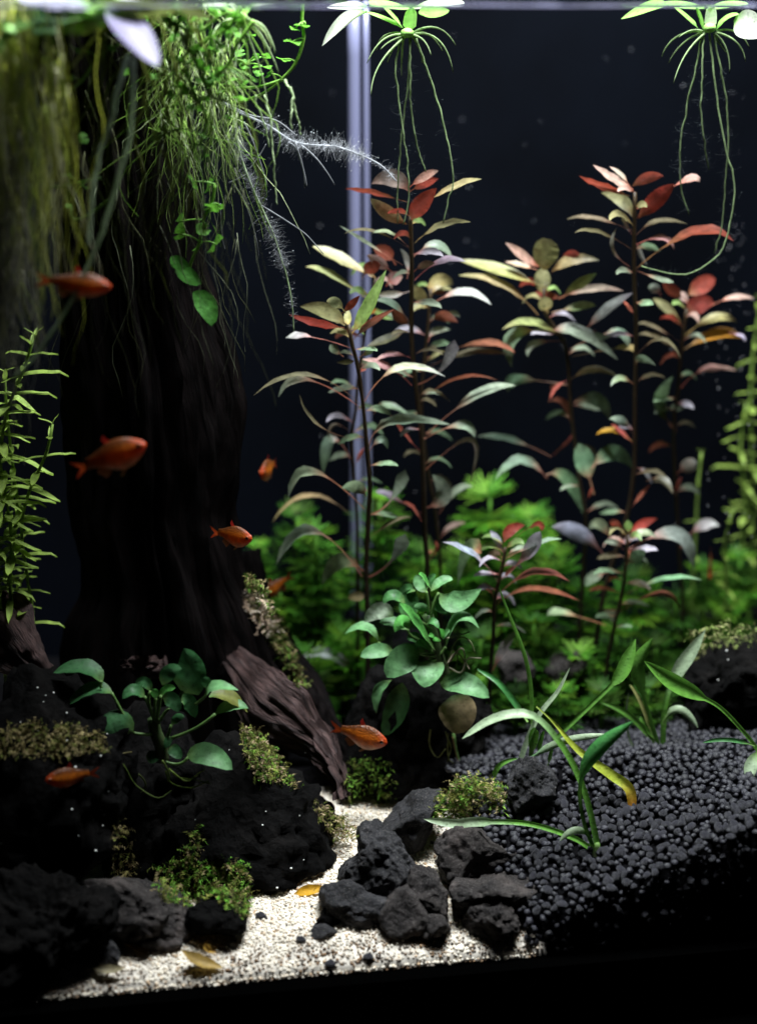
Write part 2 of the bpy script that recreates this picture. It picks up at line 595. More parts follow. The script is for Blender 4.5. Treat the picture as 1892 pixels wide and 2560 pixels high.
table = link("table", make_mesh("table", [(-1.2, -0.05, -0.09), (1.2, -0.05, -0.09), (1.2, 1.4, -0.09), (-1.2, 1.4, -0.09),
             (-1.2, -0.05, -0.032), (1.2, -0.05, -0.032), (1.2, 1.4, -0.032), (-1.2, 1.4, -0.032)],
             [(0, 3, 2, 1), (4, 5, 6, 7), (0, 1, 5, 4), (1, 2, 6, 5), (2, 3, 7, 6), (3, 0, 4, 7)], smooth=False), "black_trim")
tag(table, "matt black table top under the aquarium", None, kind="structure")

# water skin
ZW = 0.3994
nx, ny = 60, 40
v, f = [], []
for j in range(ny + 1):
    for i in range(nx + 1):
        q = fa + ux * (0.575 * i / nx) + un * (TD * j / ny)
        edge = 0.0008 * math.exp(-((TD * j / ny) / 0.003) ** 2)
        v.append((q[0], q[1], ZW + edge + 0.0005 * math.sin(q[0] * 60 + 3 * math.sin(q[1] * 40))))
f = [(j * (nx + 1) + i, j * (nx + 1) + i + 1, (j + 1) * (nx + 1) + i + 1, (j + 1) * (nx + 1) + i) for j in range(ny) for i in range(nx)]
water = link("water", make_mesh("water", v, f), "water_skin")
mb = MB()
tube(mb, [np.array([*(fa + ux * t + un * 0.0012), ZW + 0.0004 + 0.0002 * math.sin(t * 70)]) for t in np.linspace(0.0, 0.575, 60)], 0.00035, 0.00035, (0.45, 0.44, 0.60), None, 6)  # pale tube colour stands in for the bright highlight along the waterline
mb.build("meniscus_glint", "floating_leaf", water)
tag(water, "still water surface at the top of the aquarium", None, kind="structure")

# ------------------------------------------------------------------ sand and soil
def sheet(name, x0, x1, ylo, yhi, hz, nx, ny, mat, skirt=True):
    v, f = [], []
    for j in range(ny + 1):
        for i in range(nx + 1):
            X = x0 + (x1 - x0) * i / nx
            Y0, Y1 = ylo(X), yhi(X)
            Y = Y0 + (Y1 - Y0) * (j / ny)
            v.append((X, Y, hz(X, Y)))
    f = [(j * (nx + 1) + i, j * (nx + 1) + i + 1, (j + 1) * (nx + 1) + i + 1, (j + 1) * (nx + 1) + i) for j in range(ny) for i in range(nx)]
    n0 = len(v)
    if skirt:
        for i in range(nx + 1):
            X = x0 + (x1 - x0) * i / nx
            v.append((X, ylo(X) - 0.0003, 0.0006))
        f += [(i, n0 + i, n0 + i + 1, i + 1) for i in range(nx)]
    return link(name, make_mesh(name, v, f), mat)
sand = sheet("sand", -0.25, 0.074, lambda X: y_front(X) + 0.001, lambda X: 0.757, z_sand, 70, 50, "sand_base")
tag(sand, "pale beige sand path across the tank floor", None, kind="structure")
soil = sheet("soil", -0.255, 0.30, lambda X: max(y_front(X) + 0.0065, float(np.interp(X, [-0.26, -0.02, 0.0, 0.02, 0.045, 0.056, 0.064, 0.07], [0.75, 0.75, 0.755, 0.745, 0.71, 0.67, 0.64, 0.60]))),
             lambda X: y_front(X) + TD - 0.01, lambda X, Y: max(z_soil(X, Y), z_sand(X, Y) + 0.001) - 0.0015, 90, 60, "soil_base")
tag(soil, "dark grey pelleted planting soil rising towards the back", None, kind="structure")

def ico(sub):
    bm = bmesh.new()
    bmesh.ops.create_icosphere(bm, subdivisions=sub, radius=1.0)
    v = np.array([q.co[:] for q in bm.verts])
    f = np.array([[l.index for l in q.verts] for q in bm.faces])
    bm.free()
    return v, f
IV1, IF1 = ico(1)
IV2, IF2 = ico(2)
ico_v0, ico_f0 = IV1, IF1
IV5, IF5 = ico(5)
IV6, IF6 = ico(6)
def rot_rand(n):
    q = RNG.normal(size=(n, 4))
    q /= np.linalg.norm(q, axis=1)[:, None]
    w, x, y, z = q.T
    return np.stack([np.stack([1 - 2 * (y * y + z * z), 2 * (x * y - z * w), 2 * (x * z + y * w)], 1),
                     np.stack([2 * (x * y + z * w), 1 - 2 * (x * x + z * z), 2 * (y * z - x * w)], 1),
                     np.stack([2 * (x * z - y * w), 2 * (y * z + x * w), 1 - 2 * (x * x + y * y)], 1)], 1)
# soil pellets: a jittered bed on the slope plus those pressed against the front pane
pel = []
st = 0.0033
for X in np.arange(0.035, 0.235, st):
    Y = y_front(X) + 0.003
    while Y < 0.80:
        xj, yj = X + random.uniform(-.4, .4) * st, Y + random.uniform(-.4, .4) * st
        if xj > soil_edge(yj) - 0.004 and yj > y_front(xj) + 0.002:
            pel.append((xj, yj, max(z_soil(xj, yj), z_sand(xj, yj)) + random.uniform(-0.0006, 0.0014), random.uniform(0.0015, 0.0028)))
        Y += st
for X in np.arange(0.066, 0.235, st * .9):
    z = random.uniform(0.001, 0.004)
    top = max(z_soil(X, y_front(X)), 0.004)
    while z < top:
        pel.append((X + random.uniform(-.6, .6) * st, y_front(X) + 0.0018 + random.uniform(0, 0.0035), z + random.uniform(-.3, .3) * st, random.uniform(0.0014, 0.0027)))
        z += st * 0.95
pel = np.array(pel)
def screen(p):
    d = p - CAM
    t = d @ FV
    return W0 / 2 + FPX * (d @ RV) / t, H0 / 2 - FPX * (d @ UV) / t, t
sx, sy, stt = screen(pel[:, :3])
size_px = pel[:, 3] / stt * FPX
vis = (sx > 1330) & (sx < 1885) & (sy > 1990) & (sy < 2300)
order = np.argsort(-(size_px * vis))
pick = set(order[:300].tolist())
pmesh = []
for i in range(8):
    nn = 1 + 0.30 * fbm(IV2 * 1.5 + i * 9.1, i, 3)
    v = IV2 * nn[:, None] * np.array([1, random.uniform(.72, 1), random.uniform(.62, .92)])
    c = np.tile(np.array([0.0135, 0.013, 0.0195]) * random.uniform(0.7, 1.25), (len(v), 1))
    pmesh.append(make_mesh("soil_pellet", v, IF2, c))
for i in order[:300]:
    o = link("soil_pellet", pmesh[random.randrange(8)], "soil_pellet", soil, pel[i, :3])
    o.rotation_euler = [random.uniform(0, 6.28) for _ in range(3)]
    o.scale = [pel[i, 3] * random.uniform(.9, 1.15) for _ in range(3)]
rest = np.array([i for i in range(len(pel)) if i not in pick])
def scatter(pos, rad, base_v, base_f, cols, squash=0.8, bumpy=0.2):
    n, k = len(pos), len(base_v)
    R_ = rot_rand(n)
    sc_ = rad[:, None] * RNG.uniform(squash, 1.1, size=(n, 3))
    noise = 1 + bumpy * RNG.uniform(-1, 1, size=(n, k))
    loc = base_v[None] * noise[:, :, None] * sc_[:, None, :]
    v = np.einsum('nij,nkj->nki', R_, loc) + pos[:, None, :]
    f = (base_f[None] + (np.arange(n) * k)[:, None, None]).reshape(-1, 3)
    c = np.repeat(cols, k, axis=0)
    return v.reshape(-1, 3), f, c
pc = np.array([0.012, 0.0115, 0.0175])[None] * RNG.uniform(0.55, 1.3, size=(len(rest), 1))
v, f, c = scatter(pel[rest, :3], pel[rest, 3], IV1, IF1, pc, 0.68, 0.15)
o = link("soil_pellets", make_mesh("soil_pellets", v, f, c), "soil_pellet", soil)
o["kind"] = "stuff"
# sand grains
gr = []
st = 0.00125
for X in np.arange(-0.205, 0.09, st):
    Y = y_front(X) + 0.0015
    while Y < 0.80:
        d = Y - y_front(X)
        if X < soil_edge(Y) + 0.006 and (d < 0.075 or -0.05 < X < 0.06):
            xj, yj = X + random.uniform(-.5, .5) * st, Y + random.uniform(-.5, .5) * st
            gr.append((xj, yj, z_sand(xj, yj) + random.uniform(-0.0004, 0.0005), random.uniform(0.00045, 0.00095), math.exp(-max(0, yj - y_front(xj)) / 0.013)))
        Y += st
for X in np.arange(-0.205, 0.070, st):
    z = 0.0012
    top = z_sand(X, y_front(X))
    while z < top:
        gr.append((X + random.uniform(-.4, .4) * st, y_front(X) + random.uniform(-0.0003, 0.0012), z, random.uniform(0.00045, 0.00095), 1 - z / top))
        z += st * 0.9
gr = np.array(gr)
n = len(gr)
pal = np.array([[0.86, 0.82, 0.75], [0.80, 0.73, 0.64], [0.90, 0.88, 0.84], [0.70, 0.58, 0.46], [0.84, 0.80, 0.74], [0.50, 0.36, 0.24], [0.07, 0.06, 0.06]])
ci = RNG.choice(7, size=n, p=[0.28, 0.18, 0.22, 0.09, 0.14, 0.06, 0.03])
gc = pal[ci] * np.array([1.0, 0.955, 0.87]) * RNG.uniform(0.85, 1.05, size=(n, 1))
deep = np.clip(gr[:, 4] * 1.7 - 0.25, 0, 1)[:, None]
silt = np.clip(fbm(gr[:, :3] * 190, 5, 3)[:, None] * 1.8 + 0.62, 0, 1) * deep
dirt = np.array([[0.15, 0.085, 0.04], [0.05, 0.035, 0.025], [0.26, 0.22, 0.18], [0.20, 0.11, 0.05]])[RNG.choice(4, size=n)]
silt = np.clip(silt * 1.25, 0, 1)
gc = gc * (1 - silt) + dirt * silt
v, f, c = scatter(gr[:, :3], gr[:, 3], *ico(1), gc, 0.75, 0.12)
o = link("sand_grains", make_mesh("sand_grains", v, f, c), "sand_grain", sand)
o["kind"] = "stuff"

# ------------------------------------------------------------------ rocks
BVH = []
def add_bvh(v, f):
    BVH.append(BVHTree.FromPolygons([tuple(q) for q in v], [tuple(int(i) for i in q) for q in f]))
def hit(px, py):
    d = Vector(nrm(ray(px, py)))
    best = None
    for b_ in BVH:
        r = b_.ray_cast(Vector(CAM), d)
        if r[0] is not None and (best is None or r[3] < best[2]):
            best = (np.array(r[0]), np.array(r[1]), r[3])
    return best
def rock(label, poly, Y, depth, seed, mat="lava_rock", rough=1.0, off=None, cat="rock", group="dark lava rocks on the tank floor", name="lava_rock", pits=1.0, specks=0, sit=False, fine=None):
    fine = sit if fine is None else fine
    """a stone with the traced outline and a real depth (m), pitted like lava"""
    if off is not None: poly = [zp(off, *q) for q in poly]
    poly = np.array(poly, float)
    cx, cy_ = poly.mean(0)
    if sit:
        ib = int(np.argmax(poly[:, 1]))
        d_ = ray(poly[ib, 0], poly[ib, 1] - 6)
        Yc = 0.62
        for _ in range(60):
            p_ = CAM + d_ * (Yc / d_[1])
            Yc += (p_[2] - max(z_sand(p_[0], Yc), z_soil(p_[0], Yc) if p_[0] > soil_edge(Yc) else -1)) * 0.7
        Y = max(Yc + depth * 0.45, y_front((cx - 946) / FPX * .7) + depth * .9 + .002)
    q = mpp(cy_, Y)
    C = P(cx, cy_, Y)
    pl = (poly - [cx, cy_]) * [q, -q]
    ths = np.linspace(-math.pi, math.pi, 181)
    rr = []
    for th in ths:
        d = np.array([math.cos(th), math.sin(th)])
        best = 0
        for i in range(len(pl)):
            a, b_ = pl[i], pl[(i + 1) % len(pl)]
            e = b_ - a
            den = d[0] * e[1] - d[1] * e[0]
            if abs(den) < 1e-12: continue
            t = (a[0] * e[1] - a[1] * e[0]) / den
            s = (a[0] * d[1] - a[1] * d[0]) / den
            if t > 0 and -1e-6 <= s <= 1 + 1e-6: best = max(best, t)
        rr.append(best)
    rr = np.array(rr)
    k = np.array([1, 2, 3, 2, 1]) / 9.0
    rr = np.convolve(np.concatenate([rr[-3:-1], rr, rr[1:3]]), k, mode='valid')
    IV, IF = (IV6, IF6) if fine else (IV5, IF5)
    u, v_, w_ = IV[:, 0], IV[:, 2], IV[:, 1]
    th = np.arctan2(v_, u)
    rho = np.sqrt(np.maximum(0, 1 - w_ * w_)) ** 0.75
    rad = np.interp(th, ths, rr) * rho
    R0 = rr.mean()
    pos = RV[None] * (np.cos(th) * rad)[:, None] + UV[None] * (np.sin(th) * rad)[:, None] + FV[None] * (np.sign(w_) * np.abs(w_) ** 0.9 * depth)[:, None]
    rs = random.Random(seed * 31)
    for _ in range(11):
        cd_ = nrm(np.array([rs.gauss(0, 1), rs.gauss(0, 1), rs.gauss(0, 1)]))
        pr_ = pos @ cd_
        lim = pr_.max() * rs.uniform(.68, .92)
        over = np.maximum(0, pr_ - lim)
        pos = pos - cd_[None] * (over * .85)[:, None]
    pos = pos * 1.08
    dirn = pos / np.maximum(1e-9, np.linalg.norm(pos, axis=1))[:, None]
    world = pos + C
    n1 = fbm(world * (0.75 / R0) + seed * 3.7, seed, 4, 0.55)
    n2 = 0.6 * fbm(world * 95 + seed, seed + 3, 5, 0.62) - 0.75 * np.abs(fbm(world * 70 + seed, seed + 8, 3, 0.6)) + 0.3
    pit = np.clip(1 - worley(world * 240 + seed, seed) * 1.9, 0, 1) ** 1.2
    pit2 = np.clip(1 - worley(world * 120 + seed * 2, seed + 5) * 1.7, 0, 1) ** 0.8
    n3 = fbm(world * 420 + seed, seed + 21, 3, 0.7)
    disp = (0.05 * R0 + 0.16 * R0 * n1 + min(0.0046, R0 * 0.15) * n2 - min(0.0034, R0 * 0.09) * pit * pits - min(0.0058, R0 * 0.14) * pit2 * pits + min(0.0011, R0 * 0.04) * n3) * rough
    world = world + dirn * disp[:, None]
    base = np.array([C[0], C[1], world[:, 2].min()])
    o = link(name, make_mesh(name, world - base, IF), mat, None, base)
    tag(o, label, cat, group)
    add_bvh(world, IF)
    if specks:
        s_mb = MB()
        for _ in range(specks * 4):
            if specks <= 0: break
            i = random.randrange(len(world))
            d = nrm(world[i] - C)
            if d @ FV > -0.2: continue
            p = world[i]
            r = random.uniform(0.0003, 0.0007)
            s_mb.add(p + IV1 * r * np.array([1, 1, random.uniform(.7, 1)]), [tuple(t) for t in IF1], (0.8, 0.8, 0.76))
            specks -= 1
        s_mb.build("white_specks", "sand_grain", o, "stuff")
    return o
Z0, Z4, Z3 = (0, 1300), (550, 1860), (550, 1300)
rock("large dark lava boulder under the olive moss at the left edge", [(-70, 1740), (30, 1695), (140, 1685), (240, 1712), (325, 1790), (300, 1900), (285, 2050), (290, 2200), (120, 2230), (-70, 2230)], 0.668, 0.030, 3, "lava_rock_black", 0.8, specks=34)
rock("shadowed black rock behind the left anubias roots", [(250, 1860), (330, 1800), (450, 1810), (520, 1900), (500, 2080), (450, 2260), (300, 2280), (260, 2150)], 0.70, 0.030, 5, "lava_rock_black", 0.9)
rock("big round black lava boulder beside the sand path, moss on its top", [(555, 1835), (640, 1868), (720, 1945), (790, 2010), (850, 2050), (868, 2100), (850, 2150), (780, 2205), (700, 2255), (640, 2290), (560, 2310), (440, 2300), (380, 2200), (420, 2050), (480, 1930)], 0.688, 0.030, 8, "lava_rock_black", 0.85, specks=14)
rock("broad dark rock filling the front left corner", [(-90, 2200), (60, 2155), (170, 2190), (250, 2250), (315, 2330), (265, 2375), (185, 2400), (165, 2470), (60, 2530), (-90, 2540)], 0.612, 0.017, 12, "lava_rock_black", 1.0, fine=True)
rock("long brownish rock sloping down to the sand in front of the moss", [(195, 2200), (300, 2188), (380, 2210), (460, 2270), (512, 2330), (490, 2350), (430, 2345), (320, 2330), (220, 2290)], 0.64, 0.018, 14, "lava_rock_brown", sit=True)
rock("small flat dark stone at the left end of the sand", [(328, 2335), (370, 2312), (440, 2320), (468, 2350), (440, 2368), (350, 2364)], 0.636, 0.010, 15, "lava_rock_brown", sit=True)
rock("dark stone under the bright green moss tuft", [(470, 2270), (520, 2235), (590, 2240), (625, 2280), (610, 2320), (520, 2345), (470, 2320)], 0.662, 0.014, 17, "lava_rock_black", sit=True)
rock("small black stone by the brown fallen leaf", [(218, 2350), (260, 2335), (305, 2360), (300, 2400), (250, 2412), (220, 2390)], 0.626, 0.008, 18, "lava_rock", sit=True)
rock("upright pitted lava rock rising beside the sand path", [(835, 500), (870, 478), (960, 510), (1050, 570), (1110, 660), (1150, 750), (1090, 810), (1050, 880), (930, 900), (850, 870), (715, 785), (740, 705), (820, 650)], 0.673, 0.020, 21, "lava_rock", off=Z4, sit=True)
rock("low knobbly rock at the foot of the upright lava rock", [(605, 880), (660, 800), (730, 790), (850, 860), (960, 900), (990, 980), (900, 1035), (750, 1055), (715, 1000), (630, 970)], 0.66, 0.016, 23, "lava_rock", off=Z4, sit=True)
rock("small black stone behind the smallest stone on the sand", [(560, 1062), (620, 970), (700, 965), (728, 1055), (640, 1080)], 0.656, 0.008, 25, "lava_rock_black", off=Z4, sit=True)
rock("smallest smooth grey stone standing alone on the sand", [(518, 1132), (560, 1072), (630, 1055), (702, 1100), (620, 1138)], 0.648, 0.007, 26, "lava_rock", 0.6, off=Z4, pits=0.5, sit=True)
rock("rounded smooth rock at the centre front of the sand", [(948, 1000), (980, 920), (1040, 870), (1100, 845), (1170, 880), (1230, 950), (1240, 1050), (1180, 1105), (1080, 1130), (1000, 1125), (952, 1065)], 0.648, 0.014, 28, "lava_rock_brown", 0.55, off=Z4, pits=0.5, sit=True)
rock("rough small rock leaning on the rounded centre rock", [(1170, 1010), (1290, 950), (1340, 1015), (1358, 1100), (1290, 1145), (1150, 1125)], 0.646, 0.010, 30, "lava_rock_brown", off=Z4, sit=True)
rock("dark rock behind the upright one below the moss clump", [(975, 460), (1050, 370), (1120, 320), (1190, 255), (1290, 265), (1328, 330), (1290, 400), (1230, 570), (1150, 610), (1010, 550)], 0.695, 0.016, 33, "lava_rock", off=Z4)
rock("largest grey lava rock at the edge of the soil bank", [(1235, 640), (1320, 560), (1430, 475), (1500, 490), (1600, 560), (1700, 620), (1850, 700), (1905, 770), (1800, 830), (1640, 800), (1500, 860), (1380, 870), (1290, 800)], 0.674, 0.020, 36, "lava_rock_brown", off=Z4, fine=True)
rock("reddish brown broken rock below the largest grey one", [(1330, 1000), (1310, 860), (1400, 800), (1520, 820), (1640, 770), (1760, 790), (1860, 850), (1720, 940), (1540, 1020), (1430, 1030)], 0.66, 0.014, 57, "lava_rock_brown", off=Z4, sit=True)
rock("dark brown rock at the corner between sand and soil", [(1385, 1130), (1490, 970), (1560, 880), (1650, 860), (1730, 950), (1760, 1100), (1690, 1150), (1500, 1185)], 0.650, 0.014, 38, "lava_rock_brown", off=Z4, sit=True)
rock("little dark rock wedged between the rounded centre rock and the large grey one", [(1085, 850), (1170, 720), (1250, 740), (1330, 880), (1350, 1000), (1290, 1030), (1200, 960)], 0.664, 0.012, 40, "lava_rock_brown", off=Z4, sit=True)
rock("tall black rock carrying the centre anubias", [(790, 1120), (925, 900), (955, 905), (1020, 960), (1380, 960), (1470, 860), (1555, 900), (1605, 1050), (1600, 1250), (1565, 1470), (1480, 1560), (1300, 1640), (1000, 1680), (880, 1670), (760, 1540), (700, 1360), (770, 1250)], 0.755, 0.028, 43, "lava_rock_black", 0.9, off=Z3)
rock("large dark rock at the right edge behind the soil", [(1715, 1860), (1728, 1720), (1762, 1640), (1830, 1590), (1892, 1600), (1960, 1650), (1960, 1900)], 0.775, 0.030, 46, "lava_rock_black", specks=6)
rock("small crumbly rock on the soil by the grassy plant", [(1270, 1920), (1330, 1895), (1372, 1930), (1382, 1985), (1360, 2020), (1280, 2030)], 0.70, 0.010, 48, "lava_rock", sit=True)
rock("tan stone low behind the short red stem", [(1245, 1660), (1262, 1630), (1310, 1630), (1335, 1670), (1320, 1710), (1250, 1710)], 0.80, 0.012, 50, "lava_rock_brown", 0.8)
rock("tan stone between the two leaning red stems", [(1370, 1680), (1390, 1635), (1440, 1625), (1475, 1670), (1450, 1720), (1380, 1720)], 0.81, 0.012, 52, "lava_rock_brown", 0.8)

# ------------------------------------------------------------------ driftwood
def loft(rows, Y, thick, seed, name, mat, par, amp=0.004, ns=48, nr=90, side=None):
    """rows: traced (left px, right px, py, dY); a solid knotty body of depth thick*width"""
    rows = np.array(rows, float)
    t = np.linspace(0, 1, len(rows))
    s = np.linspace(0, 1, nr)
    rw = np.stack([np.interp(s, t, rows[:, i]) for i in range(rows.shape[1])], 1)
    for i in range(rw.shape[1]):
        k = np.ones(5) / 5
        pad = np.concatenate([[rw[0, i]] * 2, rw[:, i], [rw[-1, i]] * 2])
        rw[:, i] = np.convolve(pad, k, mode='valid')
    v, g = [], []
    for i, (xa, ya, xb, yb, dy) in enumerate(rw):
        A, B = P(xa, ya, Y + dy), P(xb, yb, Y + dy)
        C, h = (A + B) / 2, np.linalg.norm(B - A) / 2
        e = nrm(B - A)
        d = nrm(FV - e * (FV @ e))
        for j in range(ns):
            an = 2 * math.pi * j / ns
            v.append(C + e * h * math.cos(an) + d * h * thick * math.sin(an))
            g.append((an * 5, s[i] * 3, seed))
    v = np.array(v)
    g = np.array(g)
    Cc = np.repeat(v.reshape(nr, ns, 3).mean(1), ns, axis=0)
    dirn = v - Cc
    dirn /= np.maximum(1e-9, np.linalg.norm(dirn, axis=1))[:, None]
    gg = np.stack([np.cos(g[:, 0] / 5) * 6, np.sin(g[:, 0] / 5) * 6, g[:, 1] * 0.8 + seed], 1)
    nn = fbm(gg, seed, 4, 0.6) + 0.35 * fbm(v * np.array([48, 48, 14]), seed + 5, 4, .6)
    crk = np.clip(1 - np.abs(fbm(gg * np.array([2.6, 2.6, 0.5]), seed + 15, 3)) * 6, 0, 1)
    ridge = -np.abs(fbm(gg * np.array([1.7, 1.7, 0.4]), seed + 9, 4, .6)) * 1.5 - crk * 0.7
    v = v + dirn * (amp * (nn + ridge))[:, None]
    f = []
    for i in range(nr - 1):
        for j in range(ns):
            f.append((i * ns + j, i * ns + (j + 1) % ns, (i + 1) * ns + (j + 1) % ns, (i + 1) * ns + j))
    f.append(tuple(range(ns - 1, -1, -1)))
    f.append(tuple((nr - 1) * ns + j for j in range(ns)))
    me = make_mesh(name, v - org(par), f)
    a = me.attributes.new("Grain", 'FLOAT_VECTOR', 'POINT')
    gv = np.stack([np.cos(g[:, 0] / 5) * 22, np.sin(g[:, 0] / 5) * 22, g[:, 1] * 4 + seed], 1).astype(np.float32)
    a.data.foreach_set("vector", gv.ravel())
    add_bvh(v, [q for q in f if len(q) == 4])
    return link(name, me, mat, par)
def hrows(lst): return [(a, y, b, y, d) for (a, b, y, d) in lst]
dw = empty("driftwood", P(420, 1900, 0.75), "tall dark driftwood trunk standing in the left half with a brown root foot", "driftwood")
loft(hrows([(40, 420, -60, 0), (60, 440, 40, 0), (90, 460, 200, 0), (120, 478, 350, 0), (150, 500, 520, 0), (160, 515, 700, 0), (160, 548, 820, 0), (166, 578, 920, 0), (160, 597, 1000, 0),
      (162, 608, 1100, 0), (168, 612, 1200, 0), (172, 596, 1300, 0), (182, 604, 1380, 0), (196, 630, 1480, 0), (170, 668, 1560, 0), (165, 690, 1640, 0), (170, 700, 1750, 0), (200, 720, 1900, 0.0), (230, 730, 2000, 0)]),
     0.775, 0.42, 4, "trunk", "driftwood_dark", dw, 0.0055, 110, 220)
def path_rows(pts, off=None):
    """(x,y,width,dY) centre-line rows turned into left/right pairs"""
    p = [(zp(off, x, y) + (w * S7, d)) if off else (x, y, w, d) for x, y, w, d in pts]
    q = np.array([[a[0], a[1]] for a in p])
    T = np.gradient(q, axis=0)
    T /= np.linalg.norm(T, axis=1)[:, None]
    out_ = []
    for i, a in enumerate(p):
        n_ = np.array([T[i, 1], -T[i, 0]])
        l, r = q[i] - n_ * a[2] / 2, q[i] + n_ * a[2] / 2
        out_.append((l[0], l[1], r[0], r[1], a[3]))
    return out_
loft(path_rows([(120, 180, 150, .02), (180, 480, 200, .01), (300, 760, 250, 0.0), (450, 980, 250, -.01), (580, 1150, 220, -.02), (690, 1330, 170, -.03), (760, 1500, 120, -.04), (790, 1640, 60, -.045)], Z3),
     0.775, 0.5, 9, "root", "driftwood_dark", dw, 0.0042, 70, 130)
loft(path_rows([(20, 780, 140, 0.03), (140, 930, 300, 0.014), (260, 1060, 390, 0), (400, 1160, 390, -.005), (540, 1280, 250, -.01), (640, 1420, 170, -.02), (710, 1540, 100, -.027), (730, 1640, 60, -.03)], Z3),
     0.735, 0.2, 13, "root", "driftwood_brown", dw, 0.0026, 70, 130)
loft(path_rows([(700, 860, 60, 0), (800, 860, 110, 0), (930, 870, 150, 0), (1000, 850, 130, 0.01)], Z0), 0.735, 0.3, 19, "root_stub", "driftwood_brown", dw, 0.003, 24, 20)
log = empty("driftwood_log", P(40, 1640, 0.72), "short reddish brown driftwood piece poking in at the left edge", "driftwood")
loft(path_rows([(-90, 1470, 150, 0.02), (-10, 1560, 160, 0.01), (60, 1640, 130, 0), (125, 1700, 70, -.01)]), 0.72, 0.6, 23, "branch", "driftwood_brown", log, 0.003, 30, 40)

# ------------------------------------------------------------------ pipe at the back
pipe = empty("filter_pipe", P(895, 1500, 0.915), "pale bluish vertical pipe pair standing behind the red plants", "pipe")
for xa, wpx, nm in ((884, 30, "tube"), (914, 15, "air_line")):
    mb = MB()
    q = mpp(700, 0.915)
    tube(mb, [P(xa, 2, 0.915), P(xa + 2, 500, 0.915), P(xa + 5, 1000, 0.915), P(xa + 8, 1620, 0.915)], wpx / 2 * q, wpx / 2 * q, (0.4, 0.4, 0.6), k=20, n=14)
    mb.build(nm, "pipe_plastic", pipe)

# ------------------------------------------------------------------ red stem plants
A5, A6, A7, A8 = (600, 400), (1192, 400), (600, 1000), (1192, 1000)
LC = {  # leaf colours of the red stem plants: (blade, petiole)
    'P': ((0.46, 0.30, 0.245), (0.40, 0.12, 0.07)), 'O': ((0.29, 0.265, 0.12), (0.30, 0.20, 0.07)), 'R': ((0.26, 0.042, 0.026), (0.22, 0.08, 0.035)),
    'S': ((0.25, 0.30, 0.21), (0.34, 0.13, 0.08)), 'W': ((0.40, 0.41, 0.37), (0.42, 0.16, 0.11)), 'D': ((0.13, 0.11, 0.06), (0.14, 0.06, 0.03)),
    'G': ((0.19, 0.29, 0.09), (0.28, 0.16, 0.06)), 'L': ((0.36, 0.33, 0.38), (0.40, 0.14, 0.11)), 'Y': ((0.50, 0.24, 0.02), (0.35, 0.2, 0.04)),
    'K': ((0.60, 0.15, 0.10), (0.5, 0.12, 0.08)), 'T': ((0.42, 0.33, 0.14), (0.3, 0.2, 0.1)), 'B': ((0.22, 0.06, 0.035), (0.2, 0.06, 0.03)),
    'N': ((0.20, 0.30, 0.17), (0.34, 0.14, 0.08)),
}
def to_ground(p):
    q = np.array(p)
    q[2] = max(z_soil(q[0], q[1]), z_sand(q[0], q[1])) - 0.002
    return q
def red_plant(label, Y, stem, leaves, r=0.0016, dY=0.0, fillers=12):
    pts = [P(*zp(o_, x, y), Y + dY * i / max(1, len(stem) - 1)) for i, (o_, x, y) in enumerate(stem)]
    g = to_ground(pts[-1] + np.array([0, 0, 0]))
    if pts[-1][2] - g[2] > 0.004: pts.append(g)
    root = empty("red_stem_plant", g, label, "plant", "red leaved stem plants")
    mb = MB()
    tube(mb, pts, r * 0.55, r * 0.8, (0.045, 0.028, 0.012), (0.008, 0.0045, 0.004), 7, 40)
    mb.build("stem", "plant_stem", root)
    # leaves pointing towards or away from the viewer at the nodes between the traced ones, and small ones in the crown
    scr = [zp(o_, x, y) for o_, x, y in stem]
    fill = fillers
    for i in range(fill):
        k = i / fill
        t_ = (k ** 1.25) * (len(scr) - 1) * .82
        a_, fr = int(t_), t_ - int(t_)
        x0_, y0_ = scr[a_][0] * (1 - fr) + scr[a_ + 1][0] * fr, scr[a_][1] * (1 - fr) + scr[a_ + 1][1] * fr
        sg = 1 if i % 2 else -1
        L_ = random.uniform(40, 84) * (0.75 if k < .2 else 1)
        rise = random.uniform(.3, 1.0) if k < .25 else random.uniform(-.1, .6)
        key = random.choice('ORPGO' if k < .22 else 'DSNBSLN')
        b, pc_ = LC[key]
        dd = random.choice((-1, 1)) * random.uniform(.008, .018)
        x1_, y1_ = x0_ + sg * L_ * .55, y0_ - L_ * rise * .5
        x2_, y2_ = x0_ + sg * L_, y0_ - L_ * rise * .5 + random.uniform(2, 22)
        jit = random.uniform(.7, 1.1)
        leaf(root, [(x0_, y0_, Y), (x1_, y1_, Y + dd * .5), (x2_, y2_, Y + dd)], random.uniform(9, 19), np.array(b) * jit, np.array(pc_) * jit, 'u' if key in 'RB' else 't', 'lance', 0.15, wmin=.3, wave=.08)
    for o_, txt in leaves:
        for ln in txt.strip().split(';'):
            a = ln.split()
            if not a: continue
            x = list(map(float, a[:7]))
            k = a[7]
            fc = 't'
            prof, pet = 'lance', 0.2
            for e in a[8:]:
                if e in PROFS: prof = e
                elif e in 'tu': fc = e
                else: pet = float(e)
            if k in 'RB' and 't' not in a[8:]: fc = 'u'
            d = random.uniform(-0.014, 0.014)
            b, pc_ = LC[k]
            jit = np.array([random.uniform(.85, 1.15) for _ in range(3)])
            q = [zp(o_, x[0], x[1]) + (Y,), zp(o_, x[2], x[3]) + (Y + d * .5,), zp(o_, x[4], x[5]) + (Y + d,)]
            leaf(root, q, x[6] * S7 * .92, np.array(b) * jit, np.array(pc_) * jit, fc, prof, pet, wmin=0.24, tipcol=np.array(b) * random.uniform(.6, 1.15), wave=random.uniform(.02, .12))
    return root
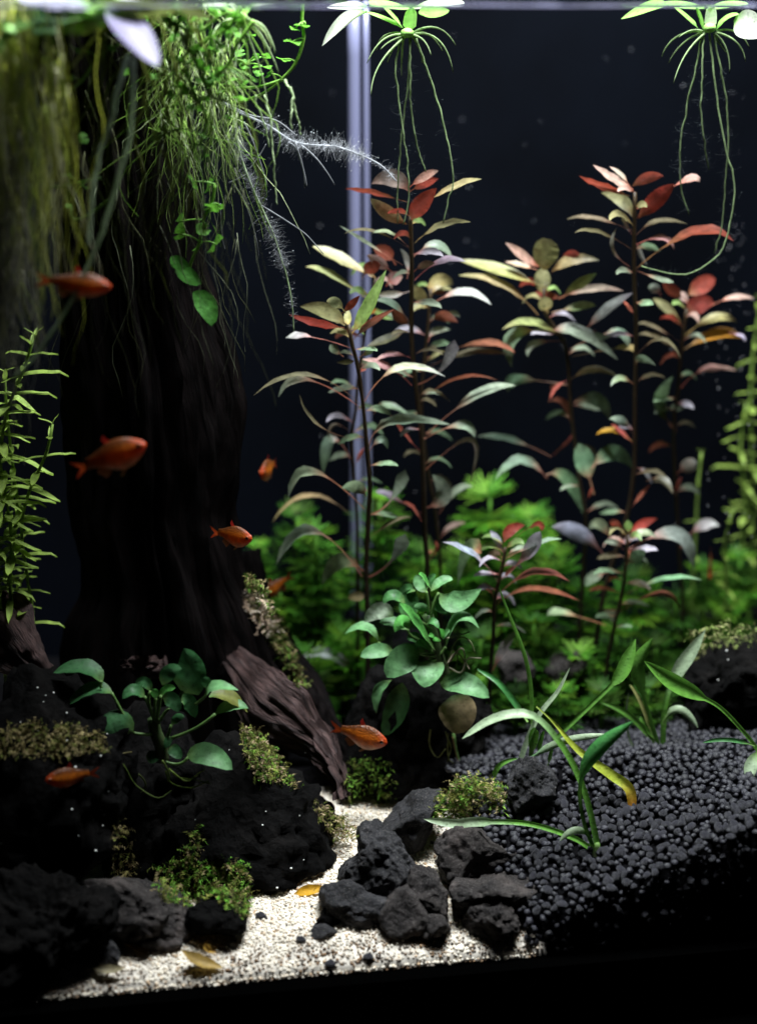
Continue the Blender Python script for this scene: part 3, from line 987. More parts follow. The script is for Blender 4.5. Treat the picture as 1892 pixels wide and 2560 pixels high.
red_plant("tallest centre red stem plant with cream and crimson top leaves", 0.80,
    [(A5, 1003, 330), (A5, 1010, 500), (A5, 1012, 700), (A5, 1010, 1000), (A5, 1022, 1200), (A5, 1045, 1400), (A7, 1070, 200), (A7, 1082, 500), (A7, 1090, 800), (A7, 1105, 1060)],
    [(A5, """1000 185 900 105 775 140 115 P 0.05;1000 160 1090 95 1170 62 55 P 0.1;990 195 1080 140 1170 110 60 R;990 250 800 200 620 170 34 R;985 380 870 310 765 225 90 O 0.08;
    1005 365 1060 270 1160 165 115 R 0.08;1020 300 1230 175 1425 112 42 O 0.3;1030 490 1180 390 1360 365 42 O;1025 570 1150 500 1252 580 58 S;1000 520 880 430 770 440 24 S;
    990 520 780 420 615 435 20 D;960 620 760 500 585 385 24 S 0.3;1025 660 1080 620 1150 610 50 P;1030 710 1180 600 1330 600 42 L 0.3;1000 960 900 850 790 830 44 S;
    1000 980 940 930 890 880 62 B 0.1;1005 1000 880 1050 745 1100 55 D;1010 1170 900 1145 800 1185 35 P;1015 1335 900 1240 720 1175 50 P 0.45;1045 1325 1190 1230 1265 1060 115 L spat 0.3;
    1100 1620 1380 1400 1625 1330 62 S 0.3;1060 1660 1290 1565 1385 1640 62 S 0.35;1040 1430 1120 1360 1240 1430 20 D;1050 1440 1280 1290 1520 1300 22 B"""),
     (A7, """1085 640 1200 560 1135 440 105 S oval 0.15;1085 420 1360 240 1350 500 32 P 0.2;1090 680 900 575 800 535 46 L 0.35;1095 760 1020 640 960 610 20 K;1060 300 960 190 880 80 22 K;1110 950 1160 880 1150 830 24 K""")], 0.0019)
red_plant("front red stem plant left of centre with crimson lower whorl leaf", 0.778,
    [(A5, 640, 970), (A5, 665, 1100), (A5, 690, 1200), (A5, 720, 1400), (A5, 745, 1652), (A7, 765, 500), (A7, 757, 700), (A7, 745, 1000), (A7, 752, 1330)],
    [(A5, """620 975 510 890 355 865 100 O 0.05;625 905 570 845 510 835 70 O;615 990 450 965 288 910 52 R 0.08;595 910 650 860 705 800 48 R;650 1000 635 940 640 880 50 O;
    655 1030 750 880 862 648 85 G 0.1;655 1110 420 1045 268 1050 42 W 0.5;610 1160 560 1120 530 1090 55 S;700 1165 760 1130 802 1112 46 S;670 1060 760 975 912 878 46 B;
    690 1185 640 1190 570 1195 35 D;700 1265 730 1230 750 1212 30 K;720 1470 400 1300 225 1400 50 S 0.45;715 1450 400 1270 80 1390 30 D 0.3;745 1660 470 1570 350 1380 20 D 0.4;
    735 1425 930 1235 1210 1278 48 W 0.3;760 1690 900 1545 1242 1562 66 S 0.25"""),
     (A7, """755 310 830 232 872 290 50 N;735 645 430 425 285 580 62 S 0.35;745 570 690 515 600 520 85 N 0.1;770 675 890 590 975 410 115 S spat 0.4;722 1045 430 775 213 975 72 S 0.38;
    755 1045 890 950 975 790 135 S spat 0.4;725 1010 590 950 483 1092 105 N 0.1;735 1165 690 1158 635 1170 62 T oval 0.05;755 820 900 720 1010 690 26 D""")], 0.0017)
red_plant("red stem plant behind the front one with a pale pink and scarlet crown", 0.82,
    [(A5, 800, 700), (A5, 760, 900), (A5, 700, 1250), (A5, 680, 1500), (A7, 660, 200), (A7, 672, 450), (A7, 690, 700), (A7, 692, 980)],
    [(A5, """780 690 580 575 428 508 72 O 0.1;760 830 540 680 388 630 42 O 0.15;920 620 860 550 788 525 95 B oval t;900 665 830 610 748 560 72 P;720 700 765 640 830 620 85 R oval;
    985 700 990 600 945 525 38 W;860 745 905 700 960 690 85 P oval;830 890 770 885 718 905 50 Y;1000 775 900 795 800 795 50 D;760 850 820 905 905 940 40 G;745 690 745 640 752 600 45 L"""),
     (A7, """660 360 545 235 490 437 82 N 0.35;690 715 420 565 190 722 30 T 0.2;680 390 700 330 735 280 22 K;790 80 860 30 1000 90 40 N;640 180 560 150 520 230 26 D"""),
     (Z3, """880 1010 660 800 470 832 66 W 0.2;850 830 800 815 757 870 46 G""")], 0.0014)
red_plant("slim red stem plant just right of the tallest with yellow crown leaf", 0.83,
    [(A5, 1125, 760), (A5, 1110, 950), (A5, 1090, 1150), (A5, 1068, 1400), (A7, 1080, 200), (A7, 1112, 450), (A7, 1150, 650), (A7, 1182, 1060)],
    [(A5, """1110 845 1055 790 1025 735 80 O 0.05;1120 790 1175 710 1255 735 88 O oval 0.05;1115 780 1160 770 1212 785 50 R;1130 855 1310 780 1482 855 52 W;1115 965 1190 920 1285 960 68 B;
    1180 925 1250 905 1297 930 36 S;1108 1075 1150 1010 1238 1000 44 S;1098 1195 1150 1150 1205 1130 30 O;1100 1170 1420 1085 1622 1140 44 B 0.3 t;1100 1230 1350 1140 1605 1155 40 D 0.2"""),
     (A7, """1175 670 1270 540 1372 512 46 S 0.2;1165 840 1240 752 1332 724 36 P 0.2;1150 880 1120 900 1110 940 20 K""")], 0.0015)
red_plant("bushy olive crowned stem plant right of centre", 0.835,
    [(A6, 395, 760), (A6, 400, 900), (A6, 520, 1100), (A6, 548, 1400), (A8, 560, 120), (A8, 600, 450), (A8, 640, 700), (A8, 625, 1000), (A8, 600, 1450)],
    [(A6, """365 630 260 560 168 488 60 P 0.05;400 650 405 550 435 468 165 O round 0.05;360 650 260 620 165 600 32 P;360 735 130 650 -110 590 72 O 0.1;360 915 150 740 -110 680 48 O 0.2;
    440 660 560 590 722 592 72 O 0.05;470 640 540 565 605 560 60 R;390 785 385 700 400 640 105 O oval 0.05;515 812 430 800 340 778 52 R;505 810 600 735 705 668 70 G 0.08;
    480 820 650 765 865 772 50 P;420 905 405 860 400 805 92 O oval;440 900 600 865 700 860 54 G;520 1060 330 960 148 1000 50 O 0.15;420 1015 600 1015 832 1180 82 S 0.1;
    430 1020 220 1035 205 1222 90 N 0.2;490 1070 340 1085 300 1160 48 S;640 1000 770 880 920 783 64 L 0.1;540 1120 800 1020 892 1112 58 S 0.4;560 1160 850 1110 922 1142 40 T 0.4;
    555 1295 680 1238 825 1275 46 O 0.1;545 1295 470 1340 430 1415 26 K;420 1425 515 1445 562 1580 50 B 0.1 t;570 1430 710 1415 782 1535 90 S 0.05;540 1330 250 1300 180 1365 78 N 0.3;700 1000 690 1040 790 1040 60 S"""),
     (A8, """560 180 540 230 435 335 20 K;435 335 210 240 0 215 42 S 0.3;415 465 260 358 108 472 64 N 0.12;410 440 540 480 645 705 88 N 0.1""")], 0.0016)
red_plant("tall right red stem plant with bright scarlet crown", 0.82,
    [(A6, 930, 190), (A6, 925, 450), (A6, 925, 700), (A6, 935, 1000), (A8, 930, 0), (A8, 925, 400), (A8, 880, 700), (A8, 800, 950), (A8, 735, 1200), (A8, 690, 1560)],
    [(A6, """920 175 800 110 683 28 50 P 0.05;900 155 850 90 780 38 26 P;900 215 740 160 600 93 45 R 0.08;915 335 850 235 733 193 82 O 0.05;915 155 1005 105 1100 95 72 R 0.05;
    945 345 1055 235 1162 140 112 R 0.06;940 290 1210 130 1312 128 50 P 0.45;920 420 690 345 528 350 26 D;915 530 720 428 573 430 24 D;915 445 880 390 850 343 26 W;
    900 630 795 520 822 398 26 W;935 450 1060 365 1242 378 30 D;935 480 960 540 1002 622 30 W;935 500 1090 460 1162 532 36 P;940 640 1270 430 1510 478 62 R 0.25 t;
    935 650 1080 705 1160 722 32 S;930 915 895 875 865 828 22 K;935 1230 960 1172 1052 1212 50 S;930 1330 850 1288 788 1335 42 S;935 1160 1080 1060 1200 1170 26 D"""),
     (A8, """935 270 860 200 790 140 26 K;910 190 860 125 780 112 58 S;915 245 800 180 700 205 34 Y;935 400 990 425 1032 495 30 L;905 640 965 565 1022 500 26 K;1000 480 1090 465 1152 552 50 D;
    690 560 645 400 600 255 130 N oval 0.35;650 590 665 550 685 515 22 K;670 410 800 310 918 405 108 N 0.08;745 912 600 785 440 748 108 L 0.15;800 860 730 735 655 765 70 S;790 1010 690 1040 640 1100 70 N oval""")], 0.0018)
red_plant("right red stem plant with two large scarlet leaves on top", 0.855,
    [(A6, 1235, 880), (A6, 1205, 1100), (A6, 1180, 1400), (A8, 1165, 60), (A8, 1160, 300), (A8, 1190, 900), (A8, 1212, 1250)],
    [(A6, """1240 835 1160 775 1095 723 70 R;1250 795 1330 735 1402 698 112 R oval 0.05;1250 905 1310 850 1395 840 120 R oval 0.05;1250 865 1220 810 1190 778 50 P;1200 955 1110 865 1038 818 56 O 0.05;
    1085 800 1050 760 1010 753 60 S oval;1370 865 1500 815 1632 815 36 P 0.3;1220 1040 1390 935 1532 952 56 O 0.2;1215 1120 1420 1025 1560 1052 70 Y 0.1;1480 1020 1550 1035 1577 1072 22 L;
    1200 1350 1330 1245 1532 1240 42 P 0.4;1175 1600 1075 1430 1155 1278 82 N 0.2;1170 1485 1160 1465 1222 1463 50 S;1195 1160 1080 1055 950 1030 30 D;1210 1085 1040 985 950 970 22 D"""),
     (A8, """1190 890 1300 755 1427 740 72 W 0.4;1165 545 1180 500 1205 455 26 K;1175 440 1240 390 1295 370 90 W oval;1190 600 1120 500 1040 480 34 D""")], 0.0015)
red_plant("short red stem plant right of the anubias with rust orange top leaf", 0.772,
    [(A8, 165, 870), (A8, 155, 950), (A8, 130, 1060), (A8, 102, 1200), (A8, 95, 1400), (A8, 75, 1640)],
    [(A8, """158 840 200 765 282 738 72 R 0.05;180 850 330 742 378 772 42 R 0.4;155 905 120 830 78 770 50 L;170 1040 315 880 372 775 95 L 0.25;150 935 110 905 55 922 46 P;160 940 350 850 500 820 30 N 0.2;
    125 1150 330 1020 545 1070 46 B 0.2 t;110 1210 320 1120 605 1185 40 B t;105 1195 60 1105 0 1122 42 B;140 1060 190 1010 222 968 22 K;90 1600 155 1470 232 1358 60 L 0.15"""),
     (A7, """1530 1100 1405 935 1193 838 38 L 0.4;1420 905 1340 885 1285 1092 130 N tri 0.1""")], 0.0016)
red_plant("short red stem plant on the right with paired orange top leaves", 0.80,
    [(A8, 885, 810), (A8, 880, 950), (A8, 852, 1150), (A8, 805, 1350), (A8, 760, 1620)],
    [(A8, """870 805 820 735 778 718 50 R;905 800 970 735 1066 698 62 R 0.05;888 800 892 750 885 708 52 G;880 870 960 785 1062 812 46 S;890 880 1170 800 1277 1002 100 S 0.2;870 975 930 930 992 888 80 N;
    885 970 890 920 900 870 22 K;865 885 810 838 748 842 40 S;850 1060 800 1050 780 1080 24 K;870 1150 1100 1058 1325 1062 30 N 0.2;800 1235 800 1270 806 1318 130 S tri 0.02;
    760 1330 500 1255 415 1275 46 S 0.3;840 1250 1080 1145 1192 1240 32 B t""")], 0.0016)

# ------------------------------------------------------------------ broad leaved anubias plants
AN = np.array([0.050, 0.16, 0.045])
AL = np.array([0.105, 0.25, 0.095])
AP = np.array([0.10, 0.19, 0.05])
def anubias(label, off, Y, rhizome, leaves, roots, stalks, group="broad leaved anubias plants"):
    b = P(*zp(off, *rhizome[-1]), Y)
    root = empty("anubias", b, label, "plant", group)
    mb = MB()
    tube(mb, [P(*zp(off, x, y), Y) for x, y in rhizome], 0.0028, 0.0032, (0.05, 0.09, 0.03), (0.04, 0.05, 0.02), 8, 12)
    mb.build("rhizome", "plant_stem", root)
    for x in leaves:
        a = x[0].split()
        q = list(map(float, a[:7]))
        col = x[1]
        prof = x[2] if len(x) > 2 else 'oval'
        dy = x[3] if len(x) > 3 else random.uniform(-0.012, 0.008)
        fc = x[4] if len(x) > 4 else 't'
        pts = [zp(off, q[0], q[1]) + (Y + dy * .4,), zp(off, q[2], q[3]) + (Y + dy * .8,), zp(off, q[4], q[5]) + (Y + dy,)]
        leaf(root, pts, q[6] * S7, col, AP, fc, prof, 0.04, mat=x[5] if len(x) > 5 else 'anubias_leaf', fold=0.16, wmin=0.45, pw=0.07, nrow=13, wave=0.05)
    for s in stalks:
        mb = MB()
        tube(mb, [P(*zp(off, x, y), Y - 0.002) for x, y in s], 0.0008, 0.0007, AP, AP * 1.2, 6, 10)
        mb.build("stalk", "plant_stem", root)
    for s, c in roots:
        mb = MB()
        tube(mb, [P(*zp(off, x, y), Y - 0.01 + random.uniform(-.004, .004)) for x, y in s], 0.0005, 0.0003, c, np.asarray(c) * .8, 5, 16)
        mb.build("root", "root_fibre", root)
    return root
gc1, gc2, pal_ = AN, AL, np.array([0.34, 0.42, 0.30])
br = np.array([0.10, 0.36, 0.07])
anubias("centre anubias with glossy green leaves on the tall black rock", Z3, 0.738,
    [(1225, 560), (1260, 700), (1285, 800), (1320, 900), (1340, 980)],
    [("1175 785 1070 830 985 930 170", gc2, 'oval', -.016), ("1222 838 1215 910 1205 988 205", gc2, 'heart', -.018), ("1300 960 1440 970 1588 1048 132", gc2, 'oval', -.018),
     ("1020 770 920 775 828 806 88", gc2, 'oval', -.008), ("1020 570 940 535 853 603 102", pal_, 'oval', .004), ("1110 645 1020 605 938 606 62", gc2), ("1115 645 1075 600 1030 662 82", br),
     ("935 715 850 635 738 672 52", gc2, 'lance'), ("1125 590 1115 490 1150 412 122", gc1, 'oval', .006), ("1090 490 1020 445 963 492 62", gc1), ("1215 425 1180 370 1158 322 80", gc2, 'oval', .008),
     ("1215 405 1240 355 1272 318 46", gc1), ("1245 410 1200 345 1172 320 26", br, 'lance'), ("1245 420 1310 360 1372 350 52", gc2), ("1290 430 1390 485 1542 403 130", gc2, 'lance', -.004),
     ("1245 480 1300 510 1342 548 72", gc1), ("1225 535 1190 515 1143 510 52", gc2), ("1265 770 1140 595 1058 493 48", br * .8, 'lance', -.012), ("1255 775 1190 735 1148 762 52", gc2),
     ("1330 750 1410 590 1528 640 58", gc2, 'lance', -.01), ("1285 695 1255 680 1228 685 32", br * 1.3), ("1300 690 1305 660 1300 640 34", br * 1.3), ("1300 705 1275 708 1252 712 30", br), ("1310 695 1335 670 1356 655 34", gc2),
     ("1010 945 940 1015 922 1142 62", gc2 * .8, 'lance', -.012), ("1075 960 1045 1120 955 1272 140", gc1 * .5, 'oval', -.004), ("1375 1035 1400 1140 1385 1262 225", np.array([0.42, 0.31, 0.17]), 'oval', -.014, 't', 'dead_leaf'),
     ("1220 610 1255 602 1290 640 42", gc1), ("1180 700 1140 690 1105 705 60", gc1), ("1150 420 1100 410 1060 450 60", gc1, 'oval', .01)],
    [([(1350, 820), (1400, 700), (1470, 710), (1505, 790)], (0.30, 0.33, 0.17)), ([(1340, 850), (1390, 780), (1440, 830), (1470, 880)], (0.42, 0.36, 0.26)), ([(1360, 830), (1430, 760), (1440, 900)], (0.45, 0.36, 0.30)),
     ([(1350, 870), (1420, 900), (1460, 820), (1540, 815)], (0.45, 0.42, 0.30)), ([(1240, 1240), (1235, 1330), (1280, 1400), (1330, 1350)], (0.24, 0.24, 0.09)), ([(1330, 1250), (1360, 1340), (1340, 1430), (1345, 1500)], (0.25, 0.27, 0.10)),
     ([(1345, 1260), (1345, 1400), (1380, 1440), (1390, 1490)], (0.25, 0.27, 0.10)), ([(1370, 1280), (1390, 1380), (1425, 1500)], (0.3, 0.2, 0.1)), ([(1340, 860), (1370, 770), (1400, 800), (1390, 880)], (0.28, 0.32, 0.14)),
     ([(1330, 700), (1380, 690), (1440, 670), (1470, 660)], (0.3, 0.3, 0.2))],
    [[(1375, 1260), (1395, 1380), (1430, 1470), (1468, 1555)], [(1280, 800), (1220, 800), (1175, 785)], [(1290, 810), (1260, 830), (1222, 838)], [(1300, 860), (1300, 920), (1300, 960)], [(1285, 800), (1310, 780), (1330, 750)],
     [(1270, 780), (1000, 790), (940, 720)], [(1260, 740), (1140, 690), (1110, 645)], [(1228, 560), (1225, 480), (1215, 420)], [(1240, 600), (1260, 500), (1290, 430)], [(1250, 640), (1180, 600), (1122, 590)], [(1290, 820), (1100, 840), (1010, 770)]])
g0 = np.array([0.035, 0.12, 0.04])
anubias("left anubias in the shade of the driftwood foot", Z0, 0.672,
    [(905, 1170), (920, 1250), (950, 1330), (960, 1420)],
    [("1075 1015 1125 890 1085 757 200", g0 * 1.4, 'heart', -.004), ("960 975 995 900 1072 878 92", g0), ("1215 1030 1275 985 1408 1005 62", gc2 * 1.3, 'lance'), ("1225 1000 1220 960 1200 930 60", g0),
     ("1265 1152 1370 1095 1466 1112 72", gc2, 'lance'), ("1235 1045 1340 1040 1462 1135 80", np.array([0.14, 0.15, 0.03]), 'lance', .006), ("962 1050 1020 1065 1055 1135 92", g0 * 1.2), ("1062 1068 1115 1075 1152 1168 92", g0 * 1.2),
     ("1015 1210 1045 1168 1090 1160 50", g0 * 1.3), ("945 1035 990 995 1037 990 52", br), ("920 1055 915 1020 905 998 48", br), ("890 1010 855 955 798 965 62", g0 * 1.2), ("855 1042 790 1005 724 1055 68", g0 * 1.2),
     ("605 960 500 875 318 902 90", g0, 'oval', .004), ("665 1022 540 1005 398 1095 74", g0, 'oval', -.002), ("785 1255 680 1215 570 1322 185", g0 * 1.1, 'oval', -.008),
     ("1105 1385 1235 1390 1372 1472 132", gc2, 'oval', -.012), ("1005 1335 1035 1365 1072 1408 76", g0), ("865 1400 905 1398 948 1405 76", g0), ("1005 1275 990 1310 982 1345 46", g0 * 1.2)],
    [([(690, 1400), (740, 1460), (800, 1560), (930, 1640), (1012, 1595)], (0.12, 0.17, 0.04)), ([(1000, 1470), (1060, 1520), (1140, 1530), (1240, 1555)], (0.12, 0.18, 0.03)), ([(980, 1480), (1010, 1550), (1120, 1580), (1230, 1540)], (0.12, 0.18, 0.03)),
     ([(1010, 1480), (1100, 1540), (1180, 1490), (1210, 1470)], (0.14, 0.2, 0.04)), ([(740, 1410), (730, 1480), (700, 1500)], (0.15, 0.2, 0.05)), ([(780, 1370), (720, 1380), (680, 1400)], (0.16, 0.14, 0.06)),
     ([(820, 1500), (860, 1560), (830, 1610)], (0.12, 0.15, 0.05)), ([(960, 1420), (1000, 1500), (990, 1540)], (0.14, 0.2, 0.05))],
    [[(910, 1180), (880, 1100), (855, 1040)], [(915, 1180), (915, 1100), (920, 1050)], [(925, 1190), (940, 1100), (950, 1035)], [(920, 1180), (880, 1080), (890, 1010)], [(935, 1200), (980, 1130), (1000, 1120)], [(1000, 1290), (1150, 1230), (1270, 1145)],
     [(1060, 1080), (1065, 1040), (1080, 1010)], [(1150, 1090), (1190, 1060), (1218, 1030)], [(785, 1255), (720, 1130), (660, 1020)], [(600, 990), (595, 970), (600, 950)], [(960, 1420), (1050, 1440), (1110, 1400)], [(960, 1400), (985, 1300), (1012, 1210)], [(905, 1260), (850, 1265), (785, 1255)]])

# ------------------------------------------------------------------ strap leaved plants on the soil
Z5 = (1192, 1500)
GB = np.array([0.14, 0.36, 0.05])
GW = np.array([0.42, 0.55, 0.34])
GD = np.array([0.05, 0.20, 0.05])
def strap_plant(label, off, base, Y, leaves, name="strap_leaf_plant", group="grassy strap leaved plants on the soil"):
    b = P(*zp(off, *base), Y)
    root = empty(name, to_ground(b), label, "plant", group)
    for a in leaves:
        pts, w, col = a[0], a[1], a[2]
        pet = a[3] if len(a) > 3 else 0.5
        dy = a[4] if len(a) > 4 else random.uniform(-.01, .01)
        prof = a[5] if len(a) > 5 else 'lance'
        pcol = a[6] if len(a) > 6 else np.array([0.20, 0.36, 0.09])
        kw = a[7] if len(a) > 7 else {}
        n_ = len(pts)
        q = [zp(off, x, y) + (Y + dy * i / (n_ - 1),) for i, (x, y) in enumerate(pts)]
        leaf(root, q, w * S7, col, pcol, kw.get('face', 't'), prof, pet, mat='soft_leaf', wmin=0.05, pw=kw.get('pw', 0.36), nrow=26, fold=0.25, wave=kw.get('wave', 0), tipcol=kw.get('tip'))
    mb = MB()
    g = to_ground(b)
    tube(mb, [g - np.array([0, 0, .002]), g * .5 + b * .5 + np.array([0, 0, .001]), b + np.array([0, 0, .004])], 0.0024, 0.0012, (0.35, 0.42, 0.22), (0.16, 0.30, 0.07), 8, 6)
    mb.build("crown_base", "plant_stem", root)
    return root
strap_plant("front strap leaved plant on the soil with an upright forked leaf", Z5, (705, 1480), 0.660,
    [([(712, 1495), (660, 1250), (600, 1060), (500, 870), (350, 700), (200, 680), (60, 725), (-90, 820)], 52, GW, 0.62, 0.006, 'strap', GB * .8, {'pw': 0.7}),
     ([(692, 1480), (630, 1310), (605, 1130), (640, 980), (740, 850), (922, 713)], 92, GD * 1.6, 0.5, -0.004, 'lance', GB * .45, {'pw': 0.26}),
     ([(690, 1480), (560, 1400), (300, 1320), (0, 1308), (-130, 1320), (-315, 1292)], 56, GW, 0.55, 0.012, 'strap', GB * 1.3, {'pw': 0.55}),
     ([(680, 1425), (590, 1358), (488, 1422)], 44, GW, 0.2, -.003, 'strap', GB * 1.2)])
strap_plant("tiny green sprout on the soil beside the front strap leaved plant", Z5, (818, 1470), 0.668,
    [([(815, 1475), (832, 1425), (862, 1388)], 26, GB * 1.2, 0.05, 0, 'strap')], name="sprout")
strap_plant("strap leaved plant with one long dying yellow leaf, behind the front one", Z5, (240, 1010), 0.705,
    [([(180, 1230), (260, 950), (360, 700), (480, 540), (548, 398)], 32, GW * .7, 0.1, 0.004, 'strap'),
     ([(165, 1150), (240, 1000), (400, 880), (560, 820), (772, 793)], 44, GW, 0.4, -0.01, 'strap', GD * 1.5),
     ([(310, 930), (330, 600), (290, 330), (180, 50), (130, -80)], 24, GB * .9, 0.1, 0.02, 'strap'),
     ([(450, 830), (640, 650), (830, 460), (890, 340), (935, 228)], 84, GB * .8, 0.58, 0.012, 'lance', GB * .7, {'pw': 0.3}),
     ([(300, 720), (260, 660), (130, 490), (0, 405)], 36, GD * 1.3, 0.1, 0.02, 'strap'),
     ([(105, 1095), (125, 985), (240, 935)], 30, GB * .8, 0.1, 0, 'strap'),
     ([(320, 920), (335, 800), (350, 760)], 60, GB, 0.1, 0, 'oval'), ([(360, 920), (375, 830), (395, 770)], 26, GB, 0.1, 0, 'strap'), ([(412, 990), (435, 900), (440, 840)], 22, GB * .6, 0.1, 0, 'strap'),
     ([(350, 628), (450, 720), (560, 850), (650, 930), (790, 1030), (900, 1120), (915, 1290)], 88, np.array([0.42, 0.50, 0.05]), 0.0, -0.025, 'late', np.array([0.30, 0.42, 0.08]), {'wave': 0.25, 'tip': np.array([0.45, 0.10, 0.01]), 'pw': 0.12})])
strap_plant("pale stemmed rear strap leaved plant fanning up from the soil", Z5, (1092, 930), 0.735,
    [([(1090, 935), (1040, 760), (950, 450), (955, 350), (1037, 222)], 88, GB * .75, 0.5, 0.0, 'lance', GB * .6, {'pw': 0.26}),
     ([(1092, 930), (1110, 610), (1180, 430), (1260, 310), (1345, 175)], 82, GW * .75, 0.5, 0.01, 'lance', GB * .8, {'pw': 0.4}),
     ([(1080, 900), (920, 700), (730, 605)], 38, GB * .6, 0.1, 0.004, 'strap'), ([(1095, 730), (1190, 645), (1302, 755)], 48, GW * .8, 0.1, -.006, 'strap'),
     ([(1075, 860), (1000, 740), (960, 690)], 40, GB * .8, 0.1, 0.004, 'strap'), ([(1010, 975), (890, 800), (895, 540)], 16, GW * .4, 0.1, 0.004, 'strap'),
     ([(1050, 860), (970, 620), (900, 500)], 22, np.array([.3, .3, .1]), 0.1, 0.008, 'strap')])
strap_plant("bright green strap leaved plant reaching in from the right edge", Z5, (1665, 900), 0.70,
    [([(1660, 895), (1590, 800), (1440, 640), (1300, 560), (1150, 480), (983, 358)], 100, GB * 1.1, 0.5, 0.006, 'lance', GB, {'pw': 0.24}),
     ([(1665, 890), (1610, 1000), (1655, 1080)], 75, GW * .8, 0.05, -.01, 'oval'), ([(1640, 860), (1480, 825), (1328, 842)], 26, GD * 1.4, 0.05, 0.004, 'strap')])

# ------------------------------------------------------------------ feathery green background plants
def whorl_mesh(seed, nleaf, droop, tone=1.0):
    """one node of fan shaped leaves, each split into narrow fingers; unit radius, stem along +z"""
    rn = random.Random(seed)
    mb = MB()
    for i in range(nleaf):
        an = 2 * math.pi * i / nleaf + rn.uniform(-.25, .25)
        up = rn.uniform(0.1, 0.6) * (1 - droop) - droop * 0.25
        d = nrm(np.array([math.cos(an), math.sin(an), up]))
        side = np.array([-math.sin(an), math.cos(an), 0])
        nz_ = nrm(np.cross(d, side))
        g = rn.uniform(.65, 1.3) * tone
        col = np.array([0.10 * rn.uniform(.7, 1.5), 0.30, 0.020 * rn.uniform(.6, 1.4)]) * g * 0.92
        p0 = d * 0.22
        mb.add([-side * .02, side * .02, p0 + side * .02, p0 - side * .02], [(0, 1, 2, 3)], col * .8)
        nf = rn.choice((9, 10, 11))
        for k in range(nf):
            a = -1.25 + 2.5 * k / (nf - 1) + rn.uniform(-.06, .06)
            L = (0.80 - 0.16 * abs(a)) * rn.uniform(.85, 1.1)
            e = d * math.cos(a) + side * math.sin(a)
            wv = nrm(np.cross(e, nz_))
            cv = rn.uniform(-.10, .16) - droop * .2
            prev = None
            for q, (t, w) in enumerate(((0, .016), (.35, .030), (.75, .034), (1.0, .010))):
                p = p0 + e * L * t + np.array([0, 0, 1]) * cv * t * t
                cur = (p - wv * w, p + wv * w)
                if prev is not None:
                    mb.add([prev[0], prev[1], cur[1], cur[0]], [(0, 1, 2, 3)], col * (.85 + .35 * t))
                prev = cur
    return make_mesh("leaf_whorl", np.concatenate(mb.v), mb.f, np.concatenate(mb.c))
WH = [whorl_mesh(i, 5 + i % 2, d) for i, d in enumerate((0.0, 0.1, 0.2, 0.35, 0.05, 0.5))]
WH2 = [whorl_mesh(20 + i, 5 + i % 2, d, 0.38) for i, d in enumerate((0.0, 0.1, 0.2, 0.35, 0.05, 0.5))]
BG = "feathery green background plants"
def feather_plant(label, px, py, Y, rpx, tone=1.0, lean=0.0):
    top = P(px, py, Y)
    g = to_ground(top + np.array([lean, 0, 0]))
    root = empty("feathery_plant", g, label, "plant", BG)
    H = top[2] - g[2]
    mb = MB()
    tube(mb, [g, (g * .5 + top * .5) + np.array([-lean * .3, 0, 0]), top], 0.0012, 0.0008, (0.10, 0.20, 0.03), (0.13, 0.34, 0.04), 6, 12)
    mb.build("stem", "plant_stem", root)
    R = rpx * mpp(py, Y)
    sp_ = R * 0.5
    n_ = max(3, min(18, int(H / sp_)))
    for i in range(n_):
        t = i * sp_ / max(H, 1e-6)
        if t > 0.97: break
        p = top + (g - top) * t + np.array([lean * .3 * math.sin(math.pi * t) * -1, 0, 0])
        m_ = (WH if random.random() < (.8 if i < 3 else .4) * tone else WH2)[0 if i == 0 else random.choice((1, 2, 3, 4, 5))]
        o = link("leaf_whorl", m_, "fine_leaf", root, p - g)
        o.rotation_euler = (random.uniform(-.15, .15), random.uniform(-.15, .15), random.uniform(0, 6.28))
        s_ = R * (0.8 if i == 0 else 1.0 if i == 1 else random.uniform(.95, 1.15))
        o.scale = (s_, s_, s_ * (1.15 if i == 0 else 0.9))
    return root
